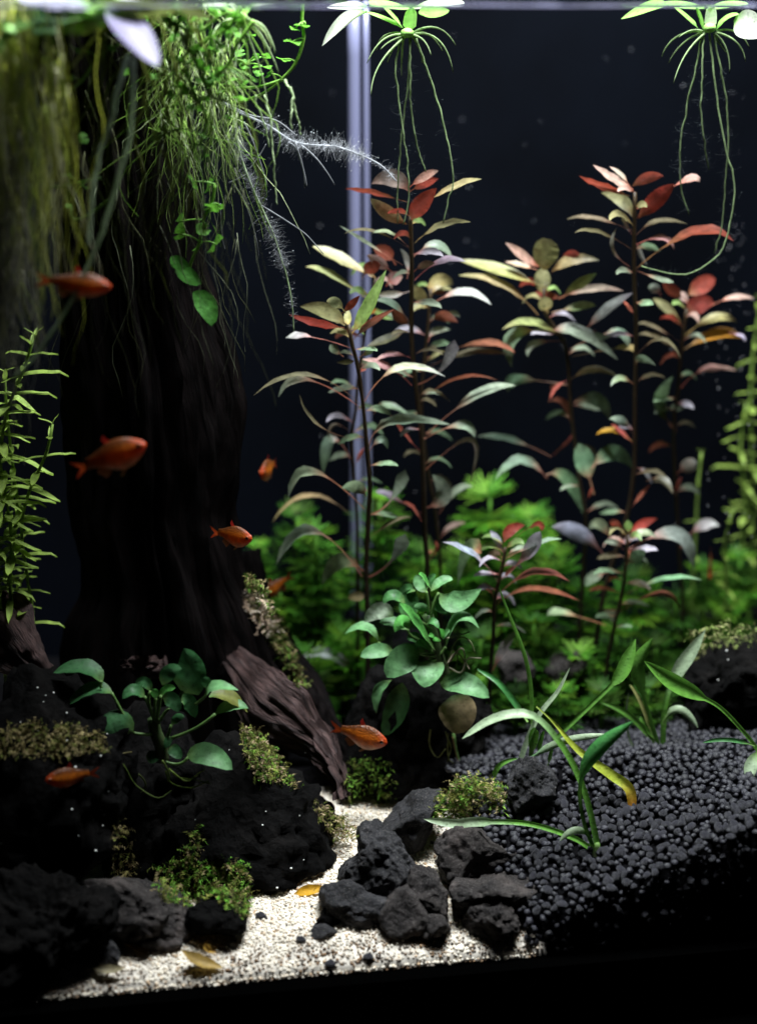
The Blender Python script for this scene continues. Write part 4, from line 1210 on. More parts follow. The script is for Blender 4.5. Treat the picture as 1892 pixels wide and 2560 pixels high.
for a in [
    ("feathery plant with the highest dark whorl left of the pipe", 745, 1290, 0.875, 72, 1, .002),
    ("feathery plant with a spiky bright crown behind the curved pale leaf", 790, 1340, 0.845, 78, 1, 0),
    ("feathery plant beside the driftwood under the red fish", 645, 1370, 0.87, 56, 1, .003),
    ("feathery plant tallest behind the pipe foot", 950, 1255, 0.88, 84, 1, -.003),
    ("feathery plant low by the mossy driftwood flank", 700, 1480, 0.84, 74, 1, 0),
    ("feathery plant between the mossy flank and the front red stem", 800, 1490, 0.85, 76, 1, .002),
    ("feathery plant lowest next to the driftwood root", 770, 1640, 0.80, 84, 1, 0),
    ("feathery plant low at the base of the front red stem", 868, 1590, 0.825, 76, 1, 0),
    ("feathery plant right behind the foot of the pipe", 890, 1420, 0.87, 76, 1, 0),
    ("feathery plant with the large round pale crown right of the tallest stem", 1225, 1245, 0.885, 108, 1, 0),
    ("feathery plant leaning right of the round pale crown", 1325, 1300, 0.90, 84, 1, .004),
    ("feathery plant just behind the top of the centre anubias", 1150, 1400, 0.86, 84, 1, 0),
    ("feathery plant behind the rust orange topped short stem", 1275, 1430, 0.85, 92, 1, 0),
    ("feathery plant behind the lavender leaf right of the short stem", 1385, 1400, 0.865, 86, 1, 0),
    ("feathery plant low above the two tan stones", 1335, 1560, 0.825, 86, 0.45, 0),
    ("feathery plant between the two leaning right stems", 1455, 1480, 0.85, 86, 1, 0),
    ("feathery plant behind the big silver drooping leaf", 1590, 1450, 0.86, 82, 1, 0),
    ("feathery plant low behind the twin blade leaves", 1540, 1590, 0.82, 80, 0.45, 0),
    ("feathery plant dim one beside the right edge rock", 1690, 1500, 0.865, 78, 0.45, 0),
    ("feathery plant farthest right above the dark rock", 1820, 1530, 0.87, 80, 1, 0),
    ("feathery plant at soil level right of the anubias rock", 1200, 1600, 0.815, 80, 0.45, 0),
    ("feathery plant at soil level by the leaning dark stems", 1440, 1640, 0.805, 72, 0.45, 0),
    ("feathery plant low behind the bright right edge strap leaf", 1640, 1620, 0.82, 72, 0.45, 0),
    ("feathery plant filling the gap behind the tallest stem foot", 1060, 1390, 0.875, 80, 1, 0),
    ("feathery plant at the back right corner under the blurred stems", 1850, 1400, 0.90, 70, 1, 0),
    ("feathery plant behind the nodding thin green stem", 1760, 1430, 0.90, 72, 1, 0),
    ("feathery tuft on the soil right of the anubias roots", 1190, 1720, 0.785, 66, 0.15, 0),
    ("feathery tuft on the soil behind the long thin grass blade", 1290, 1740, 0.78, 64, 0.15, 0),
    ("feathery tuft on the soil below the leaning dark stems", 1400, 1735, 0.785, 66, 0.15, 0),
    ("feathery tuft on the soil behind the twin blade stalk", 1505, 1730, 0.785, 64, 0.15, 0),
    ("feathery tuft on the soil behind the rear strap leaved plant", 1620, 1725, 0.785, 66, 0.15, 0),
    ("feathery tuft on the soil beside the right edge rock", 1715, 1700, 0.79, 60, 0.15, 0),
]:
    feather_plant(*a)

# ------------------------------------------------------------------ small leaved green stem plants at both sides
def small_leaf_mesh(i):
    rn = random.Random(i)
    v, c = [], []
    n_ = 7
    wv = rn.uniform(.08, .15)
    for j in range(n_):
        t = j / (n_ - 1)
        h = wv * (math.sin(math.pi * (0.08 + 0.92 * t) ** .8)) ** .6
        z = -0.25 * t * t * rn.uniform(.8, 1.2)
        for u in (-1, 0, 1):
            v.append((t, u * h, z + abs(u) * 0.05))
            c.append(np.array([0.36, 0.52, 0.09]) * rn.uniform(.6, 1.1) * (0.85 + .3 * t) + (0.03 if u == 0 else 0))
    f = [(j * 3 + k, j * 3 + k + 1, j * 3 + 4 + k, j * 3 + 3 + k) for j in range(n_ - 1) for k in (0, 1)]
    return make_mesh("leaf", v, f, c)
SL = [small_leaf_mesh(i) for i in range(5)]
def small_plant(label, pts, Y, L, pairs, group, bend=0.0):
    p3 = [P(x, y, Y) for x, y in pts]
    g = to_ground(p3[-1])
    if p3[-1][2] - g[2] > 0.004: p3.append(g)
    root = empty("small_leaved_plant", g, label, "plant", group)
    mb = MB()
    tube(mb, p3, 0.0007, 0.0010, (0.26, 0.40, 0.08), (0.15, 0.25, 0.05), 6, 30)
    mb.build("stem", "plant_stem", root)
    vis_ = curve(p3[:len(pts)], pairs)
    for i, p in enumerate(vis_):
        a0 = i * 1.571 + random.uniform(-.4, .4)
        for k in (0, 1):
            o = link("leaf", random.choice(SL), "soft_leaf", root, p - g)
            s_ = L * random.uniform(.55, 1.25) * (0.55 + .45 * min(1, i / 3.0))
            o.scale = (s_, s_ * random.uniform(.8, 1.3), s_)
            o.rotation_euler = (0, -random.uniform(-.25, .35) - (0.8 if i < 2 else 0), a0 + k * math.pi + random.uniform(-.2, .2))
    return root
LG, RG = "small leaved green stems at the left edge", "blurred green stems at the right edge"
small_plant("pale leafy green stem tip closest to the driftwood on the left", [(88, 838), (60, 925), (28, 1000), (8, 1080), (-5, 1250), (0, 1480)], 0.725, 0.017, 26, LG)
small_plant("thin green stem nearest the trunk with sparse rounded leaves", [(132, 1060), (118, 1130), (70, 1240), (55, 1330), (70, 1450), (85, 1560)], 0.735, 0.014, 13, LG)
small_plant("bushy green stem on the far left edge", [(12, 930), (20, 1050), (35, 1180), (45, 1280), (28, 1400), (25, 1520)], 0.745, 0.017, 24, LG)
small_plant("lowest left green stem in front of the brown log", [(-8, 1100), (10, 1210), (30, 1350), (28, 1500)], 0.73, 0.016, 16, LG)
small_plant("blurred leafy stem tallest at the right edge", [(1905, 745), (1885, 850), (1875, 1000), (1878, 1150), (1880, 1400)], 0.93, 0.014, 18, RG)
small_plant("blurred leafy stem second at the right edge", [(1865, 1010), (1850, 1120), (1862, 1250), (1850, 1420)], 0.93, 0.014, 11, RG)
small_plant("single green stem with nodding tip right of the scarlet plant", [(1752, 1132), (1742, 1250), (1735, 1400), (1725, 1560)], 0.89, 0.008, 6, RG)
small_plant("olive leafy stem behind the right edge rock", [(1835, 1270), (1810, 1360), (1815, 1480), (1800, 1600)], 0.87, 0.012, 9, RG)

# ------------------------------------------------------------------ floating plants, runners and hanging roots
B1, B2, B3 = (0, 0), (500, 0), (1192, 0)
FLG = np.array([0.26, 0.50, 0.12])
FLW = np.array([0.72, 0.78, 0.62])
RT = np.array([0.36, 0.48, 0.24])
RTW = np.array([0.46, 0.47, 0.50])
def strands(mb, n, x0, x1, y0, y1, l0, l1, Y0, Y1, cols, r=0.00022, sway=22, dens=None, wild=1.0):
    for _ in range(n):
        x = random.uniform(x0, x1) if dens is None else dens()
        y = random.uniform(y0, y1)
        Yd = random.uniform(Y0, Y1)
        L = random.uniform(l0, l1)
        k = max(6, int(L / 38))
        pts, dx = [], random.uniform(-.3, .3)
        fq, ph_ = random.uniform(.4, 1.3), random.uniform(0, 6)
        for i in range(k + 1):
            pts.append(P(x, y, Yd))
            y += L / k
            dx = dx * .75 + random.uniform(-.34, .34) * wild
            x += dx * sway + 9 * wild * math.sin(i * fq + ph_)
            Yd += random.uniform(-.002, .002)
        c_ = np.array(random.choice(cols)) * random.uniform(.7, 1.3)
        tube(mb, pts, r * random.uniform(.8, 1.6), r * .5, c_, c_ * .85, 3)
def hairs(mb, path, n, ln, col, lo=0.0, hi=1.0):
    c = curve(path, 60)
    T = np.gradient(c, axis=0)
    clump = [random.uniform(.15, 1.0) ** 1.5 for _ in range(60)]
    k = 0
    while k < n:
        i = int(random.uniform(lo, hi) * 58)
        if random.random() > clump[i]: continue
        k += 1
        p = c[i] + (c[i + 1] - c[i]) * random.random()
        d = nrm(np.cross(nrm(T[i]), RNG.normal(size=3)) + RNG.normal(size=3) * .35)
        L = ln * (0.25 + 1.0 * random.random() ** 2)
        w_ = nrm(np.cross(d, RNG.normal(size=3))) * 0.00004
        col_ = np.array(col) * random.uniform(.4, 1.4)
        e = p + d * L * .5
        e2 = e + nrm(d + RNG.normal(size=3) * .45) * L * .5
        mb.add([p - w_, p + w_, e + w_ * .8, e - w_ * .8, e2 + w_ * .5, e2 - w_ * .5], [(0, 1, 2, 3), (3, 2, 4, 5)], col_)
        if random.random() < .12:
            mb.add(e2 + IV1 * random.uniform(.00012, .00032), [tuple(t) for t in ico_f0], col_ * 1.3)
def float_plant(label, off, Y, crown, blades, spikes, longs, hair=None, col=RT, name="floating_plant", lr=1.0, ldy=None):
    b = P(*zp(off, *crown), Y)
    root = empty(name, b, label, "plant", "floating plants at the water surface")
    mb = MB()
    mb.add(b + IV2 * np.array([.0032, .0032, .0024]), [tuple(t) for t in IF2], FLG * 1.1)
    mb.build("crown_bud", "plant_stem", root)
    for a in blades:
        pts, w, c_ = a[0], a[1], a[2]
        prof = a[3] if len(a) > 3 else 'oval'
        dy = a[4] if len(a) > 4 else 0.0
        pet = a[5] if len(a) > 5 else 0.05
        q = [zp(off, x, y) + (Y + dy * (i / (len(pts) - 1)),) for i, (x, y) in enumerate(pts)]
        leaf(root, q, w * S7, c_, FLG, a[6] if len(a) > 6 else 'u', prof, pet, mat='floating_leaf', wmin=0.45, pw=0.16, nrow=14, fold=0.12)
    for s in spikes:
        mb = MB()
        d = random.uniform(-.012, .012)
        tube(mb, [P(*zp(off, x, y), Y + d * i / (len(s) - 1)) for i, (x, y) in enumerate(s)], 0.0006, 0.0002, col * 1.3, col * .8, 6, 12)
        mb.build("root", "root_fibre", root)
    for s in longs:
        mb = MB()
        d = random.uniform(-.006, .006) if ldy is None else ldy
        pts = [P(*zp(off, x, y), Y + d * i / (len(s) - 1)) for i, (x, y) in enumerate(s)]
        pts = curve(pts, 40)
        jit_ = np.cumsum(RNG.normal(size=(40, 3)) * 0.00022, axis=0)
        pts = pts + jit_ - jit_[0]
        tube(mb, pts, 0.00048 * lr, 0.00030 * lr, col * 1.1, col * .75, 6, 40)
        o = mb.build("root", "root_fibre", root)
        if hair:
            hb = MB()
            hairs(hb, pts, hair // 2, 0.005, (0.05, 0.06, 0.065), 0.15, 1)
            hb.build("root_hairs", "root_fibre", o, "stuff")
    return root
float_plant("floating plant in the middle with a spray of green roots above the tallest stem", B2, 0.785, (1222, 195),
    [([(1190, 165), (1080, 110), (975, 72)], 22, FLG * 1.2, 'strap', 0, 0.02), ([(985, 72), (850, 135), (720, 272)], 72, FLW, 'lance', -.01),
     ([(1195, 165), (1120, 80), (1080, 40)], 20, FLG * 1.2, 'strap', 0, .02), ([(1232, 190), (1240, 110), (1255, 45)], 78, FLG * 1.6, 'strap', 0, .02),
     ([(1240, 50), (1100, 38), (1000, 26)], 45, FLG * 1.5, 'oval', .02), ([(1250, 48), (1400, 30), (1560, 22)], 48, FLW * .9, 'oval', .015), ([(1290, 80), (1370, 75), (1470, 60)], 70, FLG * .9, 'oval', -.01),
     ([(990, 40), (880, 42), (748, 45)], 46, FLW * .9, 'oval', .0)],
    [[(1205, 205), (1080, 235), (985, 372)], [(1205, 210), (1120, 245), (1065, 292)], [(1210, 215), (1150, 270), (1105, 372)], [(1200, 215), (1190, 330), (1188, 450)], [(1250, 205), (1320, 240), (1362, 325)],
     [(1255, 200), (1410, 240), (1492, 425)], [(1260, 190), (1400, 165), (1508, 268)], [(1215, 215), (1060, 380), (1008, 565)], [(1200, 200), (1090, 210), (1040, 300)], [(1250, 210), (1300, 300), (1310, 370)], [(1260, 195), (1350, 205), (1430, 300)]],
    [[(1185, 215), (1140, 420), (1170, 640), (1200, 900), (1212, 1150), (1180, 1350)], [(1240, 220), (1225, 500), (1185, 800), (1160, 1100), (1165, 1310)], [(1242, 230), (1250, 600), (1275, 850), (1320, 1015)], [(1275, 225), (1350, 450), (1420, 720), (1462, 1000), (1450, 1160), (1415, 1305)]], hair=260)
float_plant("floating plant at the upper right with very long trailing roots", B3, 0.80, (1370, 165),
    [([(1300, 165), (1230, 100), (1150, 30)], 22, FLG * 1.2, 'strap', 0, .02), ([(1130, 35), (1000, 55), (848, 112)], 62, FLG * 1.1, 'lance', -.01), ([(1370, 170), (1378, 100), (1380, 28)], 70, FLW, 'strap', 0, .02),
     ([(1410, 180), (1470, 110), (1545, 85)], 26, FLG * 1.3, 'strap', 0, .02), ([(1520, 110), (1600, 150), (1690, 210)], 165, FLW, 'oval', -.012, 0.05, 't'), ([(1360, 50), (1450, 40), (1600, 25)], 40, FLG * 1.4, 'oval', .01), ([(1340, 48), (1200, 38), (1060, 28)], 40, FLG * 1.2, 'oval', .012),
     ([(1330, 170), (1310, 100), (1290, 40)], 24, FLG, 'strap', 0, .02)],
    [[(1350, 185), (1180, 215), (1088, 335)], [(1345, 190), (1220, 250), (1128, 372)], [(1345, 195), (1230, 320), (1158, 492)], [(1400, 195), (1470, 290), (1488, 432)], [(1405, 190), (1530, 250), (1582, 362)], [(1410, 185), (1530, 190), (1605, 285)], [(1330, 185), (1260, 180), (1190, 220)], [(1395, 200), (1430, 260), (1470, 310)]],
    [[(1330, 200), (1240, 560), (1200, 800), (1190, 1000), (1210, 1180), (1245, 1275)], [(1335, 200), (1310, 600), (1340, 870), (1362, 992)], [(1370, 200), (1410, 600), (1460, 880), (1505, 1020), (1520, 1150), (1490, 1330), (1440, 1480), (1330, 1590), (1200, 1640), (1060, 1620), (950, 1588)],
     [(1395, 200), (1470, 560), (1500, 800), (1492, 1000), (1470, 1300), (1430, 1470)]], hair=380)
float_plant("floating plant left of the pipe with a fountain of pale green roots", B2, 0.735, (240, 100),
    [([(240, 100), (210, 50), (170, 18)], 36, FLW, 'strap', 0, .02), ([(245, 95), (290, 50), (310, 15)], 30, FLG * 1.5, 'strap', 0, .02), ([(300, 30), (380, 20), (470, 16)], 30, FLW, 'oval', .01), ([(80, 90), (110, 70), (160, 80)], 44, FLG, 'oval'), ([(180, 30), (90, 30), (10, 40)], 40, FLW, 'oval'),
     ([(235, 105), (150, 60), (60, 60)], 24, FLG * 1.2, 'strap', 0, .02)],
    [[(255, 105), (370, 150), (435, 270), (440, 320)], [(258, 110), (350, 190), (430, 340), (465, 430)], [(255, 120), (300, 250), (360, 420), (400, 600)], [(250, 115), (320, 170), (390, 280)], [(235, 120), (180, 210), (130, 330)], [(232, 118), (150, 160), (120, 260)], [(240, 122), (230, 260), (200, 420)],
     [(245, 122), (280, 300), (300, 480)], [(228, 115), (120, 140), (60, 260)], [(238, 122), (200, 300), (160, 520)], [(250, 110), (340, 140), (400, 220)]],
    [[(380, 560), (410, 700), (430, 950), (460, 1195)], [(330, 560), (370, 720), (400, 880)], [(500, 470), (540, 560), (550, 740)], [(505, 470), (555, 560), (590, 700), (600, 790)]], hair=40, col=np.array([0.50, 0.62, 0.36]))
float_plant("foreground floating plant at the upper left with a drooping lavender leaf", B1, 0.648, (600, 85),
    [([(490, 112), (580, 85), (690, 62)], 46, np.array([.66, .60, .62]), 'strap', .012, .02), ([(688, 58), (775, 190), (932, 392)], 185, np.array([0.19, 0.165, 0.30]), 'oval', -.022, 0.02, 't'),
     ([(540, 20), (300, 35), (95, -10)], 75, np.array([.36, .35, .46]), 'oval', -.014, .02, 't'), ([(545, 30), (460, 45), (375, 45)], 50, np.array([.36, .35, .44]), 'oval', -.012, .02, 't'), ([(400, 40), (390, 75), (378, 115)], 34, np.array([.5, .55, .42]), 'strap', -.003, .02, 't'),
     ([(1000, 30), (1130, 70), (1252, 118)], 80, np.array([0.05, 0.06, 0.015]), 'lance', .0, .02), ([(500, 60), (800, 75), (1100, 50)], 110, np.array([0.06, 0.075, 0.015]), 'oval', .004, .02), ([(560, 100), (250, 150), (10, 110)], 150, np.array([0.02, 0.045, 0.018]), 'oval', .006, .02),
     ([(400, 150), (230, 160), (120, 175)], 38, np.array([0.05, 0.16, 0.06]), 'lance', -.003, .02), ([(640, 120), (480, 170), (330, 185)], 90, np.array([0.10, 0.13, 0.02]), 'oval', .004, .02), ([(680, -10), (800, 15), (950, 25)], 30, np.array([.6, .58, .72]), 'oval', .004, .02, 't'), ([(0, 80), (20, 40), (60, 20)], 90, np.array([.08, .13, .03]), 'oval')],
    [], [[(760, 330), (700, 520), (600, 880), (560, 1150), (545, 1440)], [(790, 350), (780, 700), (700, 1050), (620, 1330), (480, 1640), (240, 2010), (60, 2200)]], hair=None, col=np.array([0.46, 0.58, 0.36]), lr=1.9, ldy=-.02)
float_plant("foreground floating plant at the far left with a curtain of olive roots", B1, 0.622, (60, 190),
    [([(60, 180), (30, 150), (0, 140)], 60, FLG * .4, 'oval'), ([(70, 185), (120, 150), (190, 140)], 50, FLG * .3, 'oval'), ([(60, 190), (10, 260), (0, 330)], 50, FLG * .8, 'oval')], [], [])
curt = bpy.data.objects["floating_plant.004"]
def shade_pads(par, n, x0, x1, y0, y1, r0, r1, col):
    """round floating pads added flat on the water to block lamp light"""
    for _ in range(n):
        X, Y, r = random.uniform(x0, x1), random.uniform(y0, y1), random.uniform(r0, r1)
        ring = 18
        rr_ = [r * (1 + .08 * math.sin(3 * a + X * 90)) for a in np.linspace(0, 2 * math.pi, ring, endpoint=False)]
        v = [(0, 0, -.0006)] + [(rr_[i] * math.cos(2 * math.pi * i / ring), rr_[i] * math.sin(2 * math.pi * i / ring), random.uniform(-.0006, .0008)) for i in range(ring)]
        me = make_mesh("pad", v, [(0, i + 1, (i + 1) % ring + 1) for i in range(ring)], np.tile(np.array(col) * random.uniform(.7, 1.2), (ring + 1, 1)))
        link("pad", me, "shade_pad_leaf", par, np.array([X, Y, ZW + .0016 + random.uniform(0, .003)]) - org(par))
shade_pads(curt, 3, -0.20, -0.13, 0.68, 0.70, .014, .022, (0.05, 0.12, 0.03))
shade_pads(bpy.data.objects["floating_plant.003"], 24, -0.125, -0.022, 0.674, 0.702, .012, .017, (0.05, 0.12, 0.03))  # extra pads, nearly edge-on in view, added to shade trunk, boulders and fish
OL = [(0.66, 0.70, 0.12), (0.68, 0.70, 0.24), (0.70, 0.69, 0.45), (0.52, 0.64, 0.12)]
mb = MB()
strands(mb, 170, -30, 130, -80, 120, 300, 860, 0.634, 0.668, OL, 0.00024, 20, lambda: -40 + abs(random.gauss(0, 85)))
strands(mb, 60, 100, 170, 90, 300, 150, 520, 0.634, 0.665, OL, 0.0002, 18)
strands(mb, 120, -40, 60, 300, 700, 200, 500, 0.634, 0.66, [(0.34, 0.33, 0.27), (0.28, 0.28, 0.2)], 0.0003, 18)
mb.build("root_curtain", "root_fibre", curt, "stuff")
# tangle of fine roots and runners hanging over the trunk
tang = empty("root_tangle", P(420, 120, 0.70), "tangled mat of fine hanging roots over the top of the driftwood", "roots")
for nm, args in (("fine_roots", (95, 150, 560, -20, 300, 120, 520, 0.675, 0.72, [(0.11, 0.13, 0.03), (0.14, 0.14, 0.06), (0.07, 0.09, 0.02)], 0.00014, 44)),
                 ("pale_roots", (210, 400, 600, -20, 330, 60, 330, 0.722, 0.77, [(0.52, 0.68, 0.22), (0.64, 0.72, 0.45), (0.42, 0.62, 0.14)], 0.00016, 40)),
                 ("tangled_stems", (70, 370, 630, -10, 330, 60, 330, 0.715, 0.76, [(0.22, 0.42, 0.06), (0.30, 0.48, 0.10), (0.40, 0.50, 0.22)], 0.00026, 80)),
                 ("stray_roots", (60, 120, 620, 300, 620, 200, 480, 0.68, 0.74, [(0.2, 0.22, 0.14), (0.14, 0.15, 0.07)], 0.00015, 34)),
                 ("olive_runners", (22, 160, 520, -40, 90, 300, 700, 0.66, 0.70, [(0.16, 0.22, 0.03), (0.22, 0.26, 0.05)], 0.0005, 46))):
    mb = MB()
    strands(mb, *args)
    mb.build(nm, "root_fibre", tang, "stuff")
# feathery white roots reaching out over the dark water
fw = empty("feathery_root", P(*zp(B2, 150, 620), 0.76), "feathery white root stretching from the green mass towards the tallest stem", "roots", "feathery white roots")
path = [P(*zp(B2, x, y), 0.76) for x, y in [(130, 600), (250, 670), (400, 740), (540, 830), (650, 855), (800, 865), (920, 905), (1060, 970), (1160, 1070)]]
mb = MB(); tube(mb, path, 0.0007, 0.0003, RTW * 1.4, RTW, 6, 50); o = mb.build("main_root", "root_fibre", fw)
mb = MB(); hairs(mb, path, 2000, 0.0070, RTW * .9, 0.22, 0.80); hairs(mb, path, 200, 0.004, RTW, 0.75, 1.0); mb.build("root_hairs", "root_fibre", o, "stuff")
for s in [[(150, 610), (300, 680), (450, 710), (570, 800)], [(520, 840), (590, 920), (620, 1110)], [(600, 860), (700, 950), (795, 1092)], [(560, 830), (610, 1000), (630, 1100)]]:
    mb = MB(); tube(mb, [P(*zp(B2, x, y), 0.758) for x, y in s], 0.00045, 0.00025, RTW, RTW * .7, 5, 16); o = mb.build("side_root", "root_fibre", fw)
fw2 = empty("feathery_root", P(*zp(B2, 190, 680), 0.752), "feathery pale root trailing steeply down beside the trunk", "roots", "feathery white roots")
path = [P(*zp(B2, x, y), 0.752) for x, y in [(190, 680), (230, 880), (290, 1060), (380, 1260), (440, 1400), (490, 1560)]] + [P(*zp(A5, x, y), 0.752) for x, y in [(270, 660), (305, 830), (318, 1010)]]
mb = MB(); tube(mb, path, 0.0006, 0.00028, RT * .9 + .1, RT + .08, 6, 60); o = mb.build("main_root", "root_fibre", fw2)
mb = MB(); hairs(mb, path, 1700, 0.0065, RTW * .6, 0.05, 0.72); hairs(mb, path, 150, 0.004, RTW * .7, 0.7, 1.0); mb.build("root_hairs", "root_fibre", o, "stuff")
for s in [[(360, 1210), (490, 1290), (610, 1370), (670, 1430), (730, 1500)], [(260, 720), (330, 880), (400, 1100)], [(190, 1080), (260, 1180), (330, 1400), (350, 1530)], [(120, 1200), (130, 1380), (150, 1470)], [(290, 1000), (350, 920), (390, 850)], [(170, 1080), (250, 1040), (300, 1000)]]:
    mb = MB(); tube(mb, [P(*zp(B2, x, y), 0.754) for x, y in s], 0.0004, 0.0002, RTW * .7, RTW * .5, 5, 18); mb.build("side_root", "root_fibre", fw2)

# round leaved runners
def lobed(i):
    rn = random.Random(40 + i)
    v, c = [(0, 0, 0)], [np.array([0.16, 0.40, 0.05])]
    n_ = 25
    for j in range(n_):
        a = 0.25 + (2 * math.pi - 0.5) * j / (n_ - 1)
        r = 0.5 * (0.84 + 0.16 * abs(math.cos(a * 2.5 + .3)))
        v.append((math.cos(a) * r, math.sin(a) * r, 0.06 * math.cos(a * 2.5) + rn.uniform(-.03, .03)))
        c.append(np.array([0.14, 0.42, 0.04]) * rn.uniform(.8, 1.2))
    return make_mesh("round_leaf", v, [(0, j, j + 1) for j in range(1, n_)], c)
LOB = [lobed(i) for i in range(4)]
def runner(label, off, Y, stems, leaves, dull=1.0, hang=True):
    b = P(*zp(off, *stems[0][-1]), Y)
    root = empty("round_leaf_runner", b, label, "plant", "round leaved runners")
    for s in stems:
        mb = MB(); tube(mb, [P(*zp(off, x, y), Y) for x, y in s], 0.0008, 0.0007, np.array([0.20, 0.42, 0.06]) * dull, np.array([0.15, 0.32, 0.04]) * dull, 6, 30); mb.build("stem", "plant_stem", root)
    for x, y, w, tilt in leaves:
        Yl = Y + random.uniform(-.006, .006)
        p = P(*zp(off, x, y), Yl)
        o = link("round_leaf", random.choice(LOB), "soft_leaf", root, p - b)
        s_ = w * S7 * mpp(y, Yl)
        o.scale = (s_, s_, s_)
        o.rotation_euler = (tilt + random.uniform(-.2, .2), random.uniform(-.25, .25), random.uniform(0, 6.28))
        # leaf stalk down to the nearest runner point
        best = min(((xx - x) ** 2 + (yy - y) ** 2, xx, yy) for s in stems for xx, yy in s)
        if best[0] < 180 ** 2:
            mb = MB(); tube(mb, [p, P(*zp(off, (x + best[1]) / 2 + 8, (y + best[2]) / 2 - 10), Yl * .5 + Y * .5), P(*zp(off, best[1], best[2]), Y)], 0.00035, 0.0004, (0.2, 0.42, 0.07), None, 4, 7); mb.build("leaf_stalk", "plant_stem", root)
    return root
runner("bright green round leaved runner curving down beside the pipe", B2, 0.765,
    [[(608, 0), (602, 130), (612, 230), (565, 370), (485, 465), (365, 555), (215, 605), (150, 600)], [(490, 470), (350, 512), (200, 522), (100, 555)], [(240, 440), (270, 380), (200, 350)]],
    [(598, 150, 92, .2), (548, 245, 112, .1), (560, 170, 70, .3), (490, 350, 92, .2), (370, 393, 122, .1), (238, 312, 66, 1.0), (390, 330, 62, .8), (405, 437, 74, .9), (345, 430, 70, .7), (268, 380, 80, .8), (172, 690, 52, .6), (180, 480, 110, .3), (60, 500, 70, .7), (300, 205, 66, .2), (120, 420, 60, .6), (620, 150, 60, .1), (560, 5, 90, .2), (330, 330, 46, .9)])
rl = [(random.gauss(1190, 190), 30 + 560 * random.random() ** 1.4, random.uniform(45, 100), random.uniform(.1, 1.1)) for _ in range(64)]
runner("dense bright green round leaved mass at the top right of the trunk", B1, 0.716,
    [[(1420, 30), (1350, 160), (1250, 220), (1120, 300), (1020, 420)], [(1500, 120), (1400, 260), (1330, 400), (1200, 480)], [(950, 60), (1050, 150), (1180, 180), (1300, 90)], [(1100, 420), (1150, 560), (1220, 700), (1180, 860)]],
    rl + [(1180, 640, 60, .8), (1250, 740, 60, .6), (1150, 860, 55, .9), (1210, 930, 60, .7)])
runner("round leaved runner creeping over the top of the trunk", B1, 0.70,
    [[(980, 90), (1080, 220), (1180, 420), (1240, 560), (1350, 600)], [(700, 260), (580, 340), (480, 480), (300, 620)], [(880, 830), (1000, 780), (1060, 760)], [(290, 1110), (450, 1080), (600, 1050)], [(420, 1260), (480, 1290), (640, 1180)]],
    [(1080, 220, 100, .7), (960, 120, 90, .4), (870, 90, 110, .3), (1010, 150, 70, .7), (1240, 320, 70, .8), (1330, 85, 90, .3), (1420, 310, 80, .9), (1230, 500, 70, .7), (1130, 130, 80, .3), (290, 355, 90, .8), (495, 815, 70, 1.0), (390, 1030, 66, .4), (495, 1100, 66, .5), (400, 460, 80, .4), (445, 290, 90, .5), (1130, 630, 60, .6), (1200, 800, 50, .5), (700, 200, 90, .4), (1290, 250, 80, .4), (1150, 300, 70, .6), (1040, 300, 60, .7), (15, 270, 60, .9), (410, 1215, 46, .6), (1350, 690, 52, .4), (660, 285, 70, .5)], 0.7)
runner("round leaved vine climbing down the shaded right side of the trunk", B1, 0.728,
    [[(1270, 1090), (1250, 1200), (1200, 1300), (1180, 1430), (1140, 1520), (1100, 1640)]],
    [(1138, 1075, 90, 1.2), (1232, 1095, 100, 1.2), (1245, 1225, 100, .6), (1060, 1310, 120, 1.1), (1200, 1350, 90, .8), (1270, 1440, 130, 1.1), (1170, 1450, 90, .9), (1300, 1220, 50, .9), (1060, 1380, 90, .9)])
vine = bpy.data.objects["round_leaf_runner.003"]
Z4b = (0, 650)
for q in ("1040 20 1110 90 1190 140 95", "1140 190 1220 270 1250 390 125", "1010 -20 1060 20 1120 40 80"):
    a = list(map(float, q.split()))
    leaf(vine, [zp(Z4b, a[0], a[1]) + (0.722,), zp(Z4b, a[2], a[3]) + (0.718,), zp(Z4b, a[4], a[5]) + (0.715,)], a[6] * S7, np.array([0.06, 0.22, 0.03]), None, 't', 'oval', 0.05, mat='anubias_leaf', name="leaf")

